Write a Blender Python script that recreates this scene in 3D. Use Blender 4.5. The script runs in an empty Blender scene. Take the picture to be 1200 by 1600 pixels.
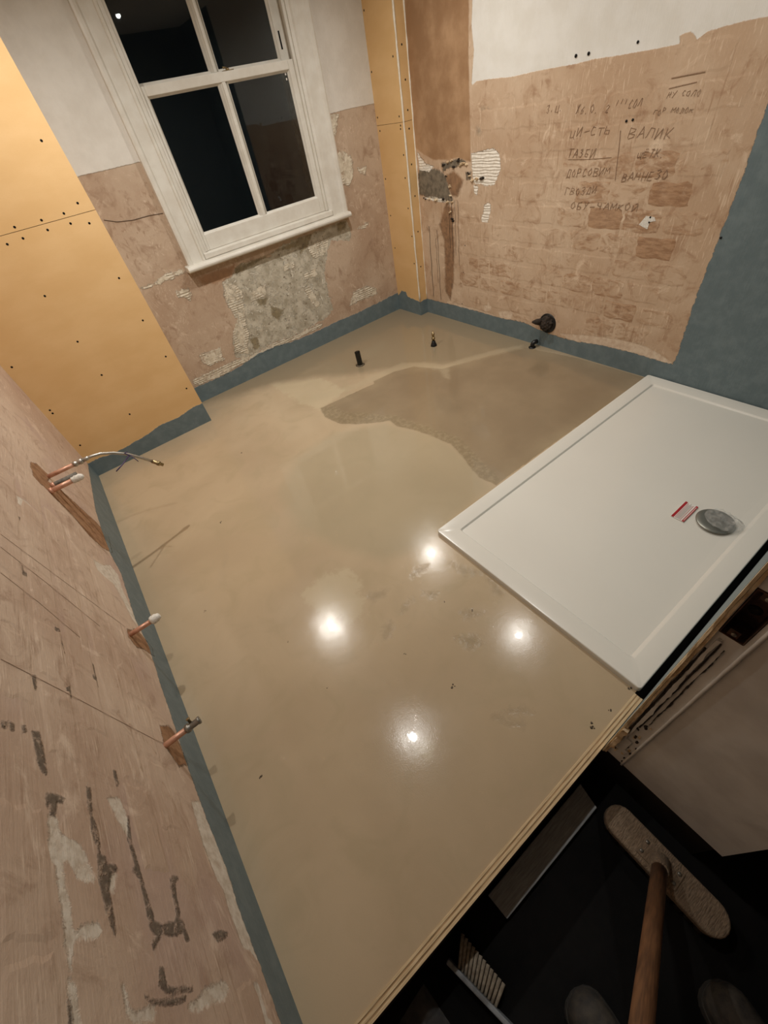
import bpy, bmesh, math, random
import numpy as np
from mathutils import Matrix, Vector

# ------------------------------------------------------------------ camera, world, lights, exposure
scene = bpy.context.scene
COL = scene.collection
random.seed(7)
RNG = np.random.RandomState(11)

cam_data = bpy.data.cameras.new('camera')
cam = bpy.data.objects.new('camera', cam_data)
COL.objects.link(cam)
cam_data.sensor_fit = 'VERTICAL'
cam_data.sensor_height = 36.0
cam_data.lens = 36.0 * 630.306 / 1600.0
cam_data.clip_start = 0.02
_r = (0.781502964, -0.603349075, -0.158817539)
_d = (-0.529489799, -0.506755824, -0.680322782)
_f = (0.329990409, 0.615766538, -0.715498359)
CAM = (0.4390, -2.7289, 1.3600)
cam.matrix_world = Matrix(((_r[0], -_d[0], -_f[0], CAM[0]), (_r[1], -_d[1], -_f[1], CAM[1]),
                           (_r[2], -_d[2], -_f[2], CAM[2]), (0, 0, 0, 1)))
scene.camera = cam

world = bpy.data.worlds.new('night')
scene.world = world
world.use_nodes = True
world.node_tree.nodes['Background'].inputs[0].default_value = (0.0012, 0.0014, 0.0018, 1)
world.node_tree.nodes['Background'].inputs[1].default_value = 1.0

vs = scene.view_settings
vs.view_transform = 'Standard'
vs.look = 'None'
vs.gamma = 1.0
vs.use_curve_mapping = False
vs.exposure = 0.0

CEIL = 2.11
SPOT_W = 67.0
SPOT_COL = (1.0, 0.968, 0.910)
SPOT_A = 172.0       # cone of the recessed lamps, degrees
LAMPS = [(0.739, -0.590, 0.93), (2.020, -0.614, 0.85), (0.727, -1.816, 0.36), (1.957, -1.810, 0.50)]   # x, y, relative output

# room dimensions (metres)
XA, YB, XC, XP, YP = 0.760, 0.312, 2.770, 2.691, 0.025
YT = -2.713          # edge of the screed at the doorway
YF = -2.742          # room face of the partition
XE = 0.945           # end face of the partition in the doorway
YH = -3.036          # hall side of the partition
ZH = -0.18           # hall floor

POLY={
 'L_blue':[[(-.0385,.1062),(-.6939,.1992),(-.8751,.2014),(-1.0513,.1912),(-1.163,.151),(-1.4497,.1629),(-1.5689,.1254),(-1.7584,.1349),(-1.907,.1368),(-2.0602,.1411),(-2.1937,.1349),(-2.3216,.1174),(-2.4439,.1255),(-2.5454,.1153),(-2.6059,.1134)]],
 'L_dark':[[(-2.1342,.7094),(-2.1312,.6952),(-2.1787,.6882),(-2.2085,.6877),(-2.2054,.695),(-2.1923,.7013)],[(-2.245,.6908),(-2.2419,.6744),(-2.2457,.6532),(-2.2516,.6601),(-2.2518,.67),(-2.2768,.6791),(-2.2748,.6851),(-2.2569,.6821),(-2.2549,.6875),(-2.2644,.6915)],[(-2.2122,.591),(-2.2126,.5845),(-2.2573,.59),(-2.255,.5963)],[(-2.2641,.5925),(-2.2758,.5861),(-2.3,.5829),(-2.3267,.5875),(-2.3125,.5905),(-2.2924,.5968)],[(-2.3297,.5904),(-2.3316,.5754),(-2.3456,.5747),(-2.3444,.5514),(-2.3501,.5508),(-2.3564,.5688),(-2.3807,.5801),(-2.406,.5787),(-2.4415,.5809),(-2.4178,.5905),(-2.3859,.5942),(-2.3654,.5973)],[(-2.3374,.7793),(-2.3384,.7626),(-2.3387,.7452),(-2.3414,.7468),(-2.342,.7656),(-2.3419,.7794)],[(-2.156,.5011),(-2.1563,.4942),(-2.1883,.4943),(-2.1895,.4998)],[(-2.5019,.6855),(-2.5253,.6845),(-2.5247,.6879)],[(-2.2496,.4839),(-2.3022,.4926),(-2.3383,.4867),(-2.3856,.4816),(-2.4154,.4753),(-2.4296,.4769),(-2.4351,.4603),(-2.4334,.4137),(-2.4275,.4051),(-2.4333,.3862),(-2.4613,.3801),(-2.4606,.3909),(-2.4457,.3932),(-2.4516,.4182),(-2.4476,.4662),(-2.4669,.4934),(-2.4602,.4949),(-2.4505,.4746),(-2.4383,.4899),(-2.4029,.4888),(-2.3599,.4903),(-2.35,.5052),(-2.3414,.4927),(-2.3169,.4979),(-2.2971,.5004)],[(-2.3566,.3843),(-2.3574,.3611),(-2.3652,.3772),(-2.3907,.3852),(-2.4176,.3886),(-2.4302,.4011),(-2.4042,.3953),(-2.3852,.3964),(-2.3626,.3903)],[(-2.4595,.286),(-2.4558,.2553),(-2.4605,.2223),(-2.4677,.2431),(-2.4711,.2742),(-2.4638,.2824)],[(-2.4927,.4874),(-2.4956,.4798),(-2.5194,.4825),(-2.5271,.4095),(-2.5297,.4137),(-2.5231,.4843),(-2.5112,.5004),(-2.5024,.4919)],[(-2.5213,.5375),(-2.5283,.5206),(-2.5336,.4851),(-2.5366,.438),(-2.5393,.4468),(-2.5365,.491),(-2.53,.5214)],[(-1.7754,.6093),(-1.7893,.601),(-1.8794,.5968),(-1.8941,.602),(-1.8825,.6116),(-1.8232,.6129)],[(-2.004,.6984),(-2.0001,.6908),(-2.0342,.6948),(-2.0368,.7003)],[(-1.9712,.6042),(-1.9692,.5951),(-2.0099,.5961),(-2.0112,.6043)],[(-1.8635,.5013),(-1.8587,.4927),(-1.9303,.4925),(-1.9345,.5015)],[(-2.138,.7717),(-2.1354,.7646),(-2.1467,.7667),(-2.1462,.7702)],[(-2.1324,.7566),(-2.1339,.7509),(-2.1443,.7499),(-2.1458,.7543)],[(-2.1297,.7292),(-2.1282,.7252),(-2.1393,.7252),(-2.1405,.7288)],[(-1.4178,.7084),(-1.4052,.6949),(-1.4366,.6999),(-1.44,.7064)],[(-1.6548,.7093),(-1.6459,.7004),(-1.6673,.699),(-1.6642,.6759),(-1.6736,.6796),(-1.6809,.7054)]],
 'L_white':[[(-2.2813,.6907),(-2.282,.6761),(-2.3051,.6719),(-2.3149,.647),(-2.319,.632),(-2.3372,.6196),(-2.3581,.612),(-2.3684,.6124),(-2.3688,.6264),(-2.3643,.6447),(-2.3544,.6485),(-2.3424,.6612),(-2.343,.6704),(-2.3507,.6751),(-2.3817,.673),(-2.4043,.6681),(-2.428,.6689),(-2.4367,.662),(-2.429,.6467),(-2.4271,.6168),(-2.4353,.6111),(-2.4413,.6203),(-2.4421,.6424),(-2.4389,.6591),(-2.4443,.6701),(-2.4559,.6738),(-2.4717,.6781),(-2.4555,.6791),(-2.4454,.6825),(-2.4377,.6787),(-2.4149,.6799),(-2.3818,.6832),(-2.3512,.6839),(-2.3394,.6926),(-2.3272,.6969),(-2.3112,.6908)],[(-2.4832,.6817),(-2.4929,.6757),(-2.5204,.6748),(-2.5273,.6731),(-2.5253,.6845),(-2.5006,.6831)],[(-2.3647,.5711),(-2.3559,.5549),(-2.3858,.5706),(-2.3807,.5766)],[(-2.2245,.5362),(-2.2183,.5021),(-2.2527,.4911),(-2.2906,.4932),(-2.2849,.502),(-2.2568,.5195)],[(-2.1706,.188),(-2.1614,.135),(-2.1913,.142),(-2.2609,.1303),(-2.3183,.1129),(-2.3518,.114),(-2.3839,.1059),(-2.4412,.1139),(-2.4876,.1239),(-2.5142,.1247),(-2.4953,.1405),(-2.49,.1694),(-2.4573,.1721),(-2.4168,.1778),(-2.3775,.1699),(-2.3573,.1866),(-2.3226,.1928),(-2.2753,.1994),(-2.2199,.1947)],[(-2.5364,.372),(-2.5348,.2975),(-2.5432,.2878),(-2.5556,.3144),(-2.5535,.3727),(-2.5564,.4072),(-2.5502,.4338),(-2.544,.3938)],[(-2.5543,.1836),(-2.5548,.1592),(-2.6071,.1665),(-2.6189,.1546),(-2.6127,.1895),(-2.5741,.188)],[(-2.5033,.5823),(-2.529,.5792),(-2.5365,.568),(-2.5358,.524),(-2.547,.5289),(-2.5412,.5737),(-2.532,.5841)],[(-1.3019,.7581),(-1.2993,.7192),(-1.2679,.6621),(-1.2734,.637),(-1.3211,.6798),(-1.3334,.7271),(-1.3367,.7588)],[(-1.259,.3458),(-1.2364,.2882),(-1.1756,.2271),(-1.1999,.1877),(-1.2878,.1924),(-1.4087,.1649),(-1.4785,.1622),(-1.4652,.1853),(-1.3822,.212),(-1.3112,.2445),(-1.3141,.3089),(-1.3082,.3377)]],
 'L_brown':[[(-.9048,.6189),(-.8484,.5781),(-.8494,.5357),(-.8397,.5102),(-.9837,.5418),(-1.0166,.5723),(-1.0043,.6099)],[(-.8722,.4543),(-.8639,.3787),(-.845,.2349),(-.8703,.1523),(-1.025,.1712),(-1.0689,.2438),(-1.0689,.3332),(-1.0216,.4277),(-1.0214,.5236),(-1.0084,.567),(-.9189,.5295)],[(-1.5654,.2525),(-1.5119,.1749),(-1.5375,.1342),(-1.562,.098),(-1.6074,.1122),(-1.6118,.1647),(-1.6315,.2254),(-1.6087,.2575)],[(-1.9507,.2326),(-1.9306,.1769),(-1.948,.1517),(-1.9967,.1436),(-2.0506,.1333),(-2.0669,.1964),(-2.0434,.2219),(-2.011,.2427)]],
 'L_lines':[[(-2.0029,.7725),(-2.0059,.6034),(-2.0106,.4677),(-2.0155,.2932),(-2.0122,.2364)],[(-1.5785,.7638),(-1.572,.5593),(-1.5626,.2616)],[(-1.6362,.765),(-1.6459,.6227),(-1.6685,.4193)],[(-1.7397,.7671),(-1.7536,.6638),(-1.7854,.5271)]],
 'R_white':[[(-.4916,1.597),(-.4845,1.5027),(-.5011,1.4192),(-.4925,1.3637),(-.4835,1.2906),(-.5201,1.3056),(-.5839,1.3041),(-.6656,1.3011),(-.7592,1.2953),(-.8328,1.2971),(-.944,1.2987),(-1.1218,1.2966),(-1.2079,1.3003),(-1.3224,1.2962),(-1.4323,1.295),(-1.5068,1.2945),(-1.5596,1.2952),(-1.5508,1.3157),(-1.568,1.3203),(-1.5927,1.3213),(-1.6103,1.3071),(-1.618,1.2972),(-1.6319,1.304),(-1.6486,1.313),(-1.7126,1.3174),(-1.7844,1.3197),(-1.8312,1.3185)]],
 'R_brown':[[(.0416,1.6909),(.016,1.2796),(.0228,1.054),(-.0431,1.0217),(-.1467,.9889),(-.2584,.9863),(-.365,.9932),(-.4739,.972),(-.4705,1.1565),(-.4624,1.3889),(-.485,1.5981)]],
 'R_dark':[[(.0093,.9402),(-.0636,.9497),(-.1989,.9377),(-.2528,.9068),(-.2847,.8241),(-.3192,.7715),(-.2043,.7738),(-.0443,.7981),(.0181,.8083)],[(-.2202,.9675),(-.3648,.9885),(-.4326,.9822),(-.4321,.9587),(-.2924,.9514),(-.2357,.9272)],[(-.4315,.9253),(-.4735,.9249),(-.4732,.8815),(-.4394,.8913)]],
 'R_chan':[[(-.2422,.7583),(-.3176,.7388),(-.304,.6597),(-.3154,.4932),(-.2954,.2945),(-.2549,.1453),(-.2033,.2102),(-.2169,.5468),(-.1729,.6408)],[(-.2435,.9069),(-.3274,.9362),(-.4135,.8864),(-.3576,.8043),(-.3022,.8032)]],
 'R_fill':[[(-.4822,1.0084),(-.6514,1.0292),(-.6966,1.002),(-.7081,.9317),(-.6665,.8677),(-.6124,.8579),(-.4983,.8718),(-.4852,.9343)],[(-.4983,.8619),(-.5399,.8524),(-.5237,.8126),(-.5068,.8223)],[(-.5908,.7687),(-.6392,.7752),(-.6406,.7399),(-.6108,.6493),(-.5766,.6581),(-.5674,.6952),(-.5835,.7274)],[(-1.5739,.7184),(-1.5978,.753),(-1.6376,.7502),(-1.6474,.7367),(-1.6215,.7306),(-1.6191,.7018),(-1.5938,.7099)],[(.0056,1.0333),(-.0662,.9704),(-.1435,.9588),(-.101,.9285),(-.0011,.9401)],[(-.0117,.7918),(-.1263,.7942),(-.2438,.7803),(-.2998,.7601),(-.2426,.7639),(-.0834,.7764)]],
 'R_smudge':[[(-.5578,1.1988),(-.6159,1.1864),(-.6532,1.1444),(-.6756,1.119),(-.6177,1.1387)],[(-.5214,1.12),(-.5594,1.1178),(-.5522,1.0973),(-.5293,1.0985)]],
 'R_pale':[[(-1.5264,.1596),(-1.6671,.1732),(-1.7767,.1671),(-1.8884,.1368),(-1.9345,.1097),(-1.8461,.1111),(-1.7113,.1151),(-1.538,.112),(-1.3343,.0902),(-1.2435,.1143),(-1.3746,.1377)],[(-.5882,.1903),(-.6737,.2054),(-.6666,.1487),(-.6092,.1306)],[(-.732,.1542),(-.8644,.1798),(-.8512,.1297),(-.7627,.1044)],[(-.2961,.1312),(-.4887,.1293),(-.7057,.1211),(-.7064,.107),(-.4886,.1073),(-.2951,.1114)]],
 'R_bluetop':[[(.0132,.1081),(-.0367,.1087),(-.2272,.1112),(-.4886,.1147),(-.7062,.1112),(-.7988,.1119),(-.9382,.1273),(-.8599,.1163),(-.9615,.1217),(-1.157,.0939),(-1.3343,.0902),(-1.538,.112),(-1.7113,.1151),(-1.8461,.1111),(-1.9345,.1097),(-1.94,.1646),(-1.927,.4248),(-1.9299,.6819),(-1.9323,.894),(-1.9256,1.1035)]],
 'R_crumbs':[(-.2289,.9594),(-.2756,.9713),(-.3208,.98),(-.3647,.9838),(-.407,.9687),(-.4322,.9616),(-.2244,.7799),(-.2625,.7721),(-.3001,.7655),(-.0322,.7865),(-.0844,.7854),(-.1454,.7824),(-.4517,.9203),(-.465,.901),(-.4783,.8864),(-.2621,.9068),(-.2773,.8554),(-.2928,.803),(-.3284,.9557),(-.3896,.9595),(-.2878,.7155),(-.3046,.6711),(-.4983,.8815),(-.5313,.8864),(-.5637,.8911)],
 'W_whiteedge':[[(.81,1.3006),(.9285,1.2985),(1.1173,1.2981)],[(2.324,1.3008),(2.4694,1.3039),(2.6735,1.2998)]],
 'W_dam':[[(1.2879,.6663),(1.3542,.6677),(1.3953,.6986),(1.4596,.7226),(1.6425,.7025),(1.7386,.7299),(1.8753,.7471),(2.0085,.7448),(2.1961,.7519),(2.3064,.7467),(2.3353,.6723),(2.3051,.6224),(2.1531,.6627),(2.1037,.607),(2.0324,.4839),(2.0335,.3826),(2.0354,.2211),(1.9177,.1791),(1.6589,.1633),(1.4857,.1749),(1.2602,.1546),(1.1603,.1967),(1.2063,.3256),(1.288,.4094),(1.2677,.5139),(1.2618,.5855)]],
 'W_white':[[(1.2889,.6551),(1.3593,.6218),(1.3884,.5669),(1.3632,.4809),(1.3418,.4023),(1.3222,.2937),(1.279,.2302),(1.2708,.1783),(1.171,.2197),(1.2063,.3256),(1.2809,.4244),(1.256,.5179),(1.257,.5757)],[(.8077,.7764),(.8981,.7779),(.966,.7971),(1.0949,.7984),(1.0957,.7779),(.9957,.7677),(.9123,.7633),(.8119,.765)],[(.9813,.6996),(1.0628,.6945),(1.0693,.6492),(1.0386,.6265),(1.0174,.6555),(.9764,.6692)],[(.9335,.3054),(1.0917,.2927),(1.0762,.2321),(1.0944,.2107),(.9669,.2107),(.9331,.2525)],[(.8084,.1709),(1.0484,.1751),(1.2655,.1664),(1.2368,.1361),(1.0319,.1114),(.8124,.1266)],[(2.3561,1.1304),(2.45,1.0728),(2.4394,.99),(2.388,.9272),(2.3273,.9546),(2.3308,1.081)],[(2.324,1.3008),(2.4025,1.2892),(2.3578,1.2084),(2.3204,1.1889)],[(2.4793,1.011),(2.5587,1.003),(2.5374,.9633),(2.4943,.9792)],[(2.2548,.2816),(2.3772,.2872),(2.4704,.2422),(2.4807,.1922),(2.2736,.1989),(2.1917,.1958)],[(1.2602,.1546),(1.4857,.1749),(1.6589,.1633),(1.9136,.1664),(1.9053,.1409),(1.6473,.1322),(1.4734,.1445),(1.2495,.1306)],[(1.9563,.6816),(2.1448,.6875),(2.1037,.607),(1.9879,.5929),(1.9665,.6222)],[(1.7424,.6293),(1.817,.6304),(1.8152,.5849),(1.7264,.5882)],[(1.8729,.5322),(1.9698,.5391),(1.9769,.4884),(1.8574,.4886)],[(1.4369,.5511),(1.567,.556),(1.5407,.4932),(1.4217,.485)],[(1.8354,.471),(1.8993,.4257),(1.9384,.2957),(1.9002,.282),(1.8504,.378)],[(2.397,.6805),(2.5028,.692),(2.4779,.6666),(2.4114,.6642)]],
 'W_brown':[[(1.1417,.7278),(1.4107,.7315),(1.3703,.6736),(1.2879,.6663),(1.1631,.6731)]],
 'W_olive':[[(1.3997,.7081),(1.6486,.717),(2.0085,.7448),(1.979,.7033),(1.8569,.6976),(1.7052,.7175),(1.4986,.6897),(1.3936,.6665)],[(2.2271,.7497),(2.3155,.75),(2.2948,.7051),(2.2283,.6996)],[(1.884,.6902),(1.9429,.7293),(2.0016,.7248),(1.9527,.6714),(1.8866,.656)],[(1.4683,.4933),(1.5469,.473),(1.5183,.4397),(1.4625,.4466)],[(1.5529,.4154),(1.6377,.3604),(1.5698,.3063),(1.5301,.3599)],[(1.3121,.271),(1.3681,.2625),(1.3689,.1938),(1.3145,.1742)]],
 'W_bluetop':[[(.8204,.1156),(1.0171,.1109),(1.1701,.122),(1.3353,.1515),(1.4896,.1451),(1.645,.1259),(1.8114,.1188),(1.9883,.1245),(2.2617,.12),(2.6936,.1345)]],
 'W_crack':[[(.8097,1.1152),(.8672,1.0927),(.949,1.0814),(1.0398,1.0807),(1.1135,1.0733)]],
 'B_bluetop':[[(-.0068,.0984),(.068,.0999),(.1426,.0868),(.2132,.0888),(.264,.0937),(.3781,.1039),(.462,.1216),(.5908,.1162),(.6977,.1349),(.7654,.1323)]],
 'B_screws':[(.7022,1.4381),(.7037,1.2221),(.6277,1.2004),(.5292,1.1985),(.4178,1.1997),(.3519,1.1518),(.4203,1.1564),(.5288,1.1611),(.6303,1.1609),(.7046,1.1437),(.6973,.9071),(.3535,.9339),(.6951,.6932),(.354,.7083),(.706,.4787),(.034,.7059),(.3551,.5183),(.7193,.2613),(.0355,.4549),(.0359,.4351),(.3551,.2616),(.0342,.2172)],
 'PA_screws':[(.2967,1.688),(.2969,1.4401),(.293,1.231),(.2846,1.1645),(.2879,.9081),(.2815,.6885),(.2756,.4738),(.0692,1.4775),(.0647,1.2208),(.0595,1.1777),(.0627,1.1618),(.0572,1.0339),(.0634,.9133),(.0622,.7413),(.0488,.5699),(.053,.3878)],
 'PB_screws':[(2.7284,1.5147),(2.7334,1.373),(2.7322,1.241),(2.7309,1.1552),(2.7257,.9784),(2.7323,.805),(2.7325,.5914),(2.7312,.3583)],
 'P_bluetopA':[[(.3207,.1069),(.2542,.1586),(.1998,.1592),(.1798,.1223),(.0251,.1088)]],
 'P_joint':[(.292,1.1948),(.0265,1.1906)],
 'F_pool':[[(1.3455,-.5099),(1.3089,-.6261),(1.3345,-.772),(1.4079,-.8623),(1.4777,-.9299),(1.5537,-.9874),(1.5437,-1.0643),(1.587,-1.1753),(1.613,-1.2982),(1.628,-1.424),(1.6001,-1.5352),(1.5558,-1.6563),(1.5356,-1.7197),(1.5486,-1.7926),(1.5477,-1.8111),(2.7659,-1.8231),(2.7555,-1.3909),(2.6899,-1.0175),(2.4902,-.926),(2.2997,-.8465),(2.1659,-.7891),(2.0744,-.5991),(1.9394,-.5386),(1.7713,-.5239),(1.7578,-.5544),(1.5833,-.5334)]],
 'F_back':[[(.7081,.2739),(1.2942,.0676),(1.5608,-.1466),(1.9036,-.4739),(2.2264,-.782),(2.7253,-1.1236),(2.751,-1.8023),(2.9279,-1.6614),(2.9373,.2191),(2.819,.448),(.8804,.6321)]],
 'F_band':[[(1.3455,-.5099),(1.3089,-.6261),(1.3345,-.772),(1.4079,-.8623),(1.4777,-.9299),(1.5537,-.9874),(1.5437,-1.0643),(1.587,-1.1753),(1.613,-1.2982),(1.628,-1.424),(1.6001,-1.5352),(1.5558,-1.6563),(1.5356,-1.7197),(1.5486,-1.7926),(1.5879,-1.8126),(1.6236,-1.6818),(1.657,-1.5591),(1.6935,-1.4255),(1.6805,-1.2986),(1.6426,-1.1507),(1.6095,-.9829),(1.4976,-.7845),(1.4208,-.6674),(1.4265,-.5502)]],
 'F_streak':[[(1.3636,-.3157),(1.5248,-.3802),(1.6876,-.4453),(1.8697,-.4642),(2.0543,-.4885),(2.155,-.615),(2.2088,-.7637),(2.3567,-.8094),(2.5579,-.9014),(2.7108,-1.0003),(2.6707,-1.0418),(2.5052,-.9485),(2.3075,-.8579),(2.1993,-.8132),(2.1006,-.9252),(2.0952,-.8737),(2.1446,-.7919),(2.0744,-.5991),(1.9448,-.5318),(1.7713,-.5239),(1.6193,-.494),(1.4808,-.4492),(1.3231,-.3856)]],
 'F_grey':[[(.9918,-.8683),(1.2361,-.8329),(1.4974,-1.0001),(1.6282,-1.3026),(1.5717,-1.6452),(1.4955,-1.7994),(1.1994,-1.8096),(1.0672,-1.8308),(.9053,-1.767),(.803,-1.5665),(.7325,-1.3307),(.7708,-1.051)]],
 'F_marks':[[(.9213,-1.9187),(.9662,-1.9123),(1.0059,-1.9307),(.9606,-1.9369),(.9253,-1.9323)],[(.9504,-2.1701),(.9784,-2.1797),(1.0204,-2.2268),(.9801,-2.2218),(.9469,-2.1959)],[(.7078,-2.0276),(.7388,-2.0238),(.7298,-2.0476),(.6927,-2.0683),(.6756,-2.0605)],[(.9101,-2.0118),(.9469,-2.0556),(.9256,-2.0621),(.9039,-2.0275)],[(.8701,-2.2289),(.9266,-2.2726),(.9178,-2.3082),(.8807,-2.2891),(.8661,-2.2473)],[(.8111,-2.5032),(.8585,-2.5304),(.8755,-2.5494),(.8211,-2.5172)],[(.8267,-2.0044),(.864,-2.0042),(.8066,-2.0285),(.7863,-2.0181)],[(1.1361,-2.1349),(1.1331,-2.1962),(1.1244,-2.2319),(1.1022,-2.2022)],[(1.0798,-1.9823),(1.1178,-2.0595),(1.1462,-2.1257),(1.0814,-2.0632)],[(.775,-2.489),(.8248,-2.558),(.8185,-2.5632),(.7989,-2.5361)],[(.7405,-1.8699),(.8173,-1.9055),(.7922,-1.9187),(.742,-1.9075)]],
 'F_pale':[[(.5341,-1.6753),(.6435,-1.6615),(.7516,-1.7041),(.7545,-1.7881),(.7085,-1.894),(.656,-1.9478),(.6138,-1.909),(.5932,-1.8564),(.5475,-1.7969)],[(.5345,-2.397),(.5813,-2.4105),(.573,-2.4391),(.5361,-2.4478),(.5445,-2.4254)],[(1.2618,.1118),(1.5608,-.1466),(1.5791,-.461),(1.3334,-.5215),(1.2879,-.3402)]],
}
GRIT=[(0.748, -2.343, 1.3), (0.127, -2.155, 1), (0.44, -1.006, 1), (0.192, -1.458, 0.8), (0.969, -2.687, 1.4), (0.757, -0.535, 0.8), (0.989, -2.197, 0.9), (0.399, -1.825, 0.5), (1.144, -2.698, 1), (1.047, -2.697, 0.9), (-0.019, -1.685, 0.9), (0.699, -2.156, 0.6), (0.943, -2.099, 0.6), (0.425, -2.071, 0.5)]

# ------------------------------------------------------------------ helpers
def srgb(r, g, b):
    f = lambda c: (c / 255.0 / 12.92) if c / 255.0 <= 0.04045 else ((c / 255.0 + 0.055) / 1.055) ** 2.4
    return (f(r), f(g), f(b), 1.0)

class NT:
    """small wrapper that writes node trees"""
    def __init__(self, name):
        self.m = bpy.data.materials.new(name)
        self.m.use_nodes = True
        self.t = self.m.node_tree
        self.b = self.t.nodes['Principled BSDF']
        self.out = self.t.nodes['Material Output']
        self._pos = None
    def n(self, kind, **kw):
        nd = self.t.nodes.new(kind)
        for k, v in kw.items():
            setattr(nd, k, v)
        return nd
    def put(self, sock, v):
        if hasattr(v, 'is_linked'):
            self.t.links.new(v, sock)
        else:
            sock.default_value = v
    def pos(self, scale=None, rot=None):
        if self._pos is None:
            self._pos = self.n('ShaderNodeNewGeometry').outputs['Position']
        if scale is None:
            return self._pos
        mp = self.n('ShaderNodeMapping')
        self.put(mp.inputs['Vector'], self._pos)
        mp.inputs['Scale'].default_value = scale
        if rot:
            mp.inputs['Rotation'].default_value = rot
        return mp.outputs[0]
    def noise(self, scale, detail=4, rough=0.55, vec=None, dist=0.0):
        nd = self.n('ShaderNodeTexNoise')
        self.put(nd.inputs['Vector'], vec if vec is not None else self.pos())
        nd.inputs['Scale'].default_value = scale
        nd.inputs['Detail'].default_value = detail
        nd.inputs['Roughness'].default_value = rough
        nd.inputs['Distortion'].default_value = dist
        return nd.outputs['Fac']
    def math(self, op, a, b=0.0, clamp=False):
        nd = self.n('ShaderNodeMath', operation=op)
        nd.use_clamp = clamp
        self.put(nd.inputs[0], a)
        self.put(nd.inputs[1], b)
        return nd.outputs[0]
    def remap(self, v, a, b, c=0.0, d=1.0, smooth=True):
        nd = self.n('ShaderNodeMapRange')
        nd.interpolation_type = 'SMOOTHSTEP' if smooth else 'LINEAR'
        self.put(nd.inputs[0], v)
        for i, x in zip((1, 2, 3, 4), (a, b, c, d)):
            self.put(nd.inputs[i], x)
        return nd.outputs[0]
    def mix(self, fac, a, b, blend='MIX'):
        nd = self.n('ShaderNodeMix', data_type='RGBA', blend_type=blend)
        self.put(nd.inputs[0], fac)
        self.put(nd.inputs[6], a)
        self.put(nd.inputs[7], b)
        return nd.outputs[2]
    def attr(self, name):
        nd = self.n('ShaderNodeAttribute')
        nd.attribute_name = name
        return nd.outputs['Fac']
    def mask(self, name, amp=0.01, scale=40, w=0.002, detail=5, rag=0.0):
        n = self.math('SUBTRACT', self.noise(scale, detail, 0.7, dist=0.5), 0.5)
        v = self.math('ADD', self.attr(name), self.math('MULTIPLY', n, amp))
        if rag:
            n2 = self.math('SUBTRACT', self.noise(scale * 0.42, 3, 0.6), 0.5)
            v = self.math('ADD', v, self.math('MULTIPLY', n2, amp * rag))
        return self.remap(v, -w, w)
    def bump(self, height, strength=1.0, dist=1.0):
        nd = self.n('ShaderNodeBump')
        nd.inputs['Strength'].default_value = strength
        nd.inputs['Distance'].default_value = dist
        self.put(nd.inputs['Height'], height)
        self.t.links.new(nd.outputs[0], self.b.inputs['Normal'])
    def done(self, col=None, rough=None, **kw):
        if col is not None:
            self.put(self.b.inputs['Base Color'], col)
        if rough is not None:
            self.put(self.b.inputs['Roughness'], rough)
        for k, v in kw.items():
            self.put(self.b.inputs[k.replace('_', ' ')], v)
        return self.m

def simple(name, c1, c2=None, scale=30, rough=0.6, metal=0.0, bump=0.0, detail=4, stretch=None, spec=None):
    t = NT(name)
    v = t.pos(stretch) if stretch else None
    n = t.noise(scale, detail, vec=v)
    col = t.mix(t.remap(n, 0.3, 0.7), srgb(*c1), srgb(*(c2 or c1)))
    if bump:
        t.bump(n, 1.0, bump)
    m = t.done(col, rough)
    t.b.inputs['Metallic'].default_value = metal
    if spec is not None:
        t.b.inputs['Specular IOR Level'].default_value = spec
    return m

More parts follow.
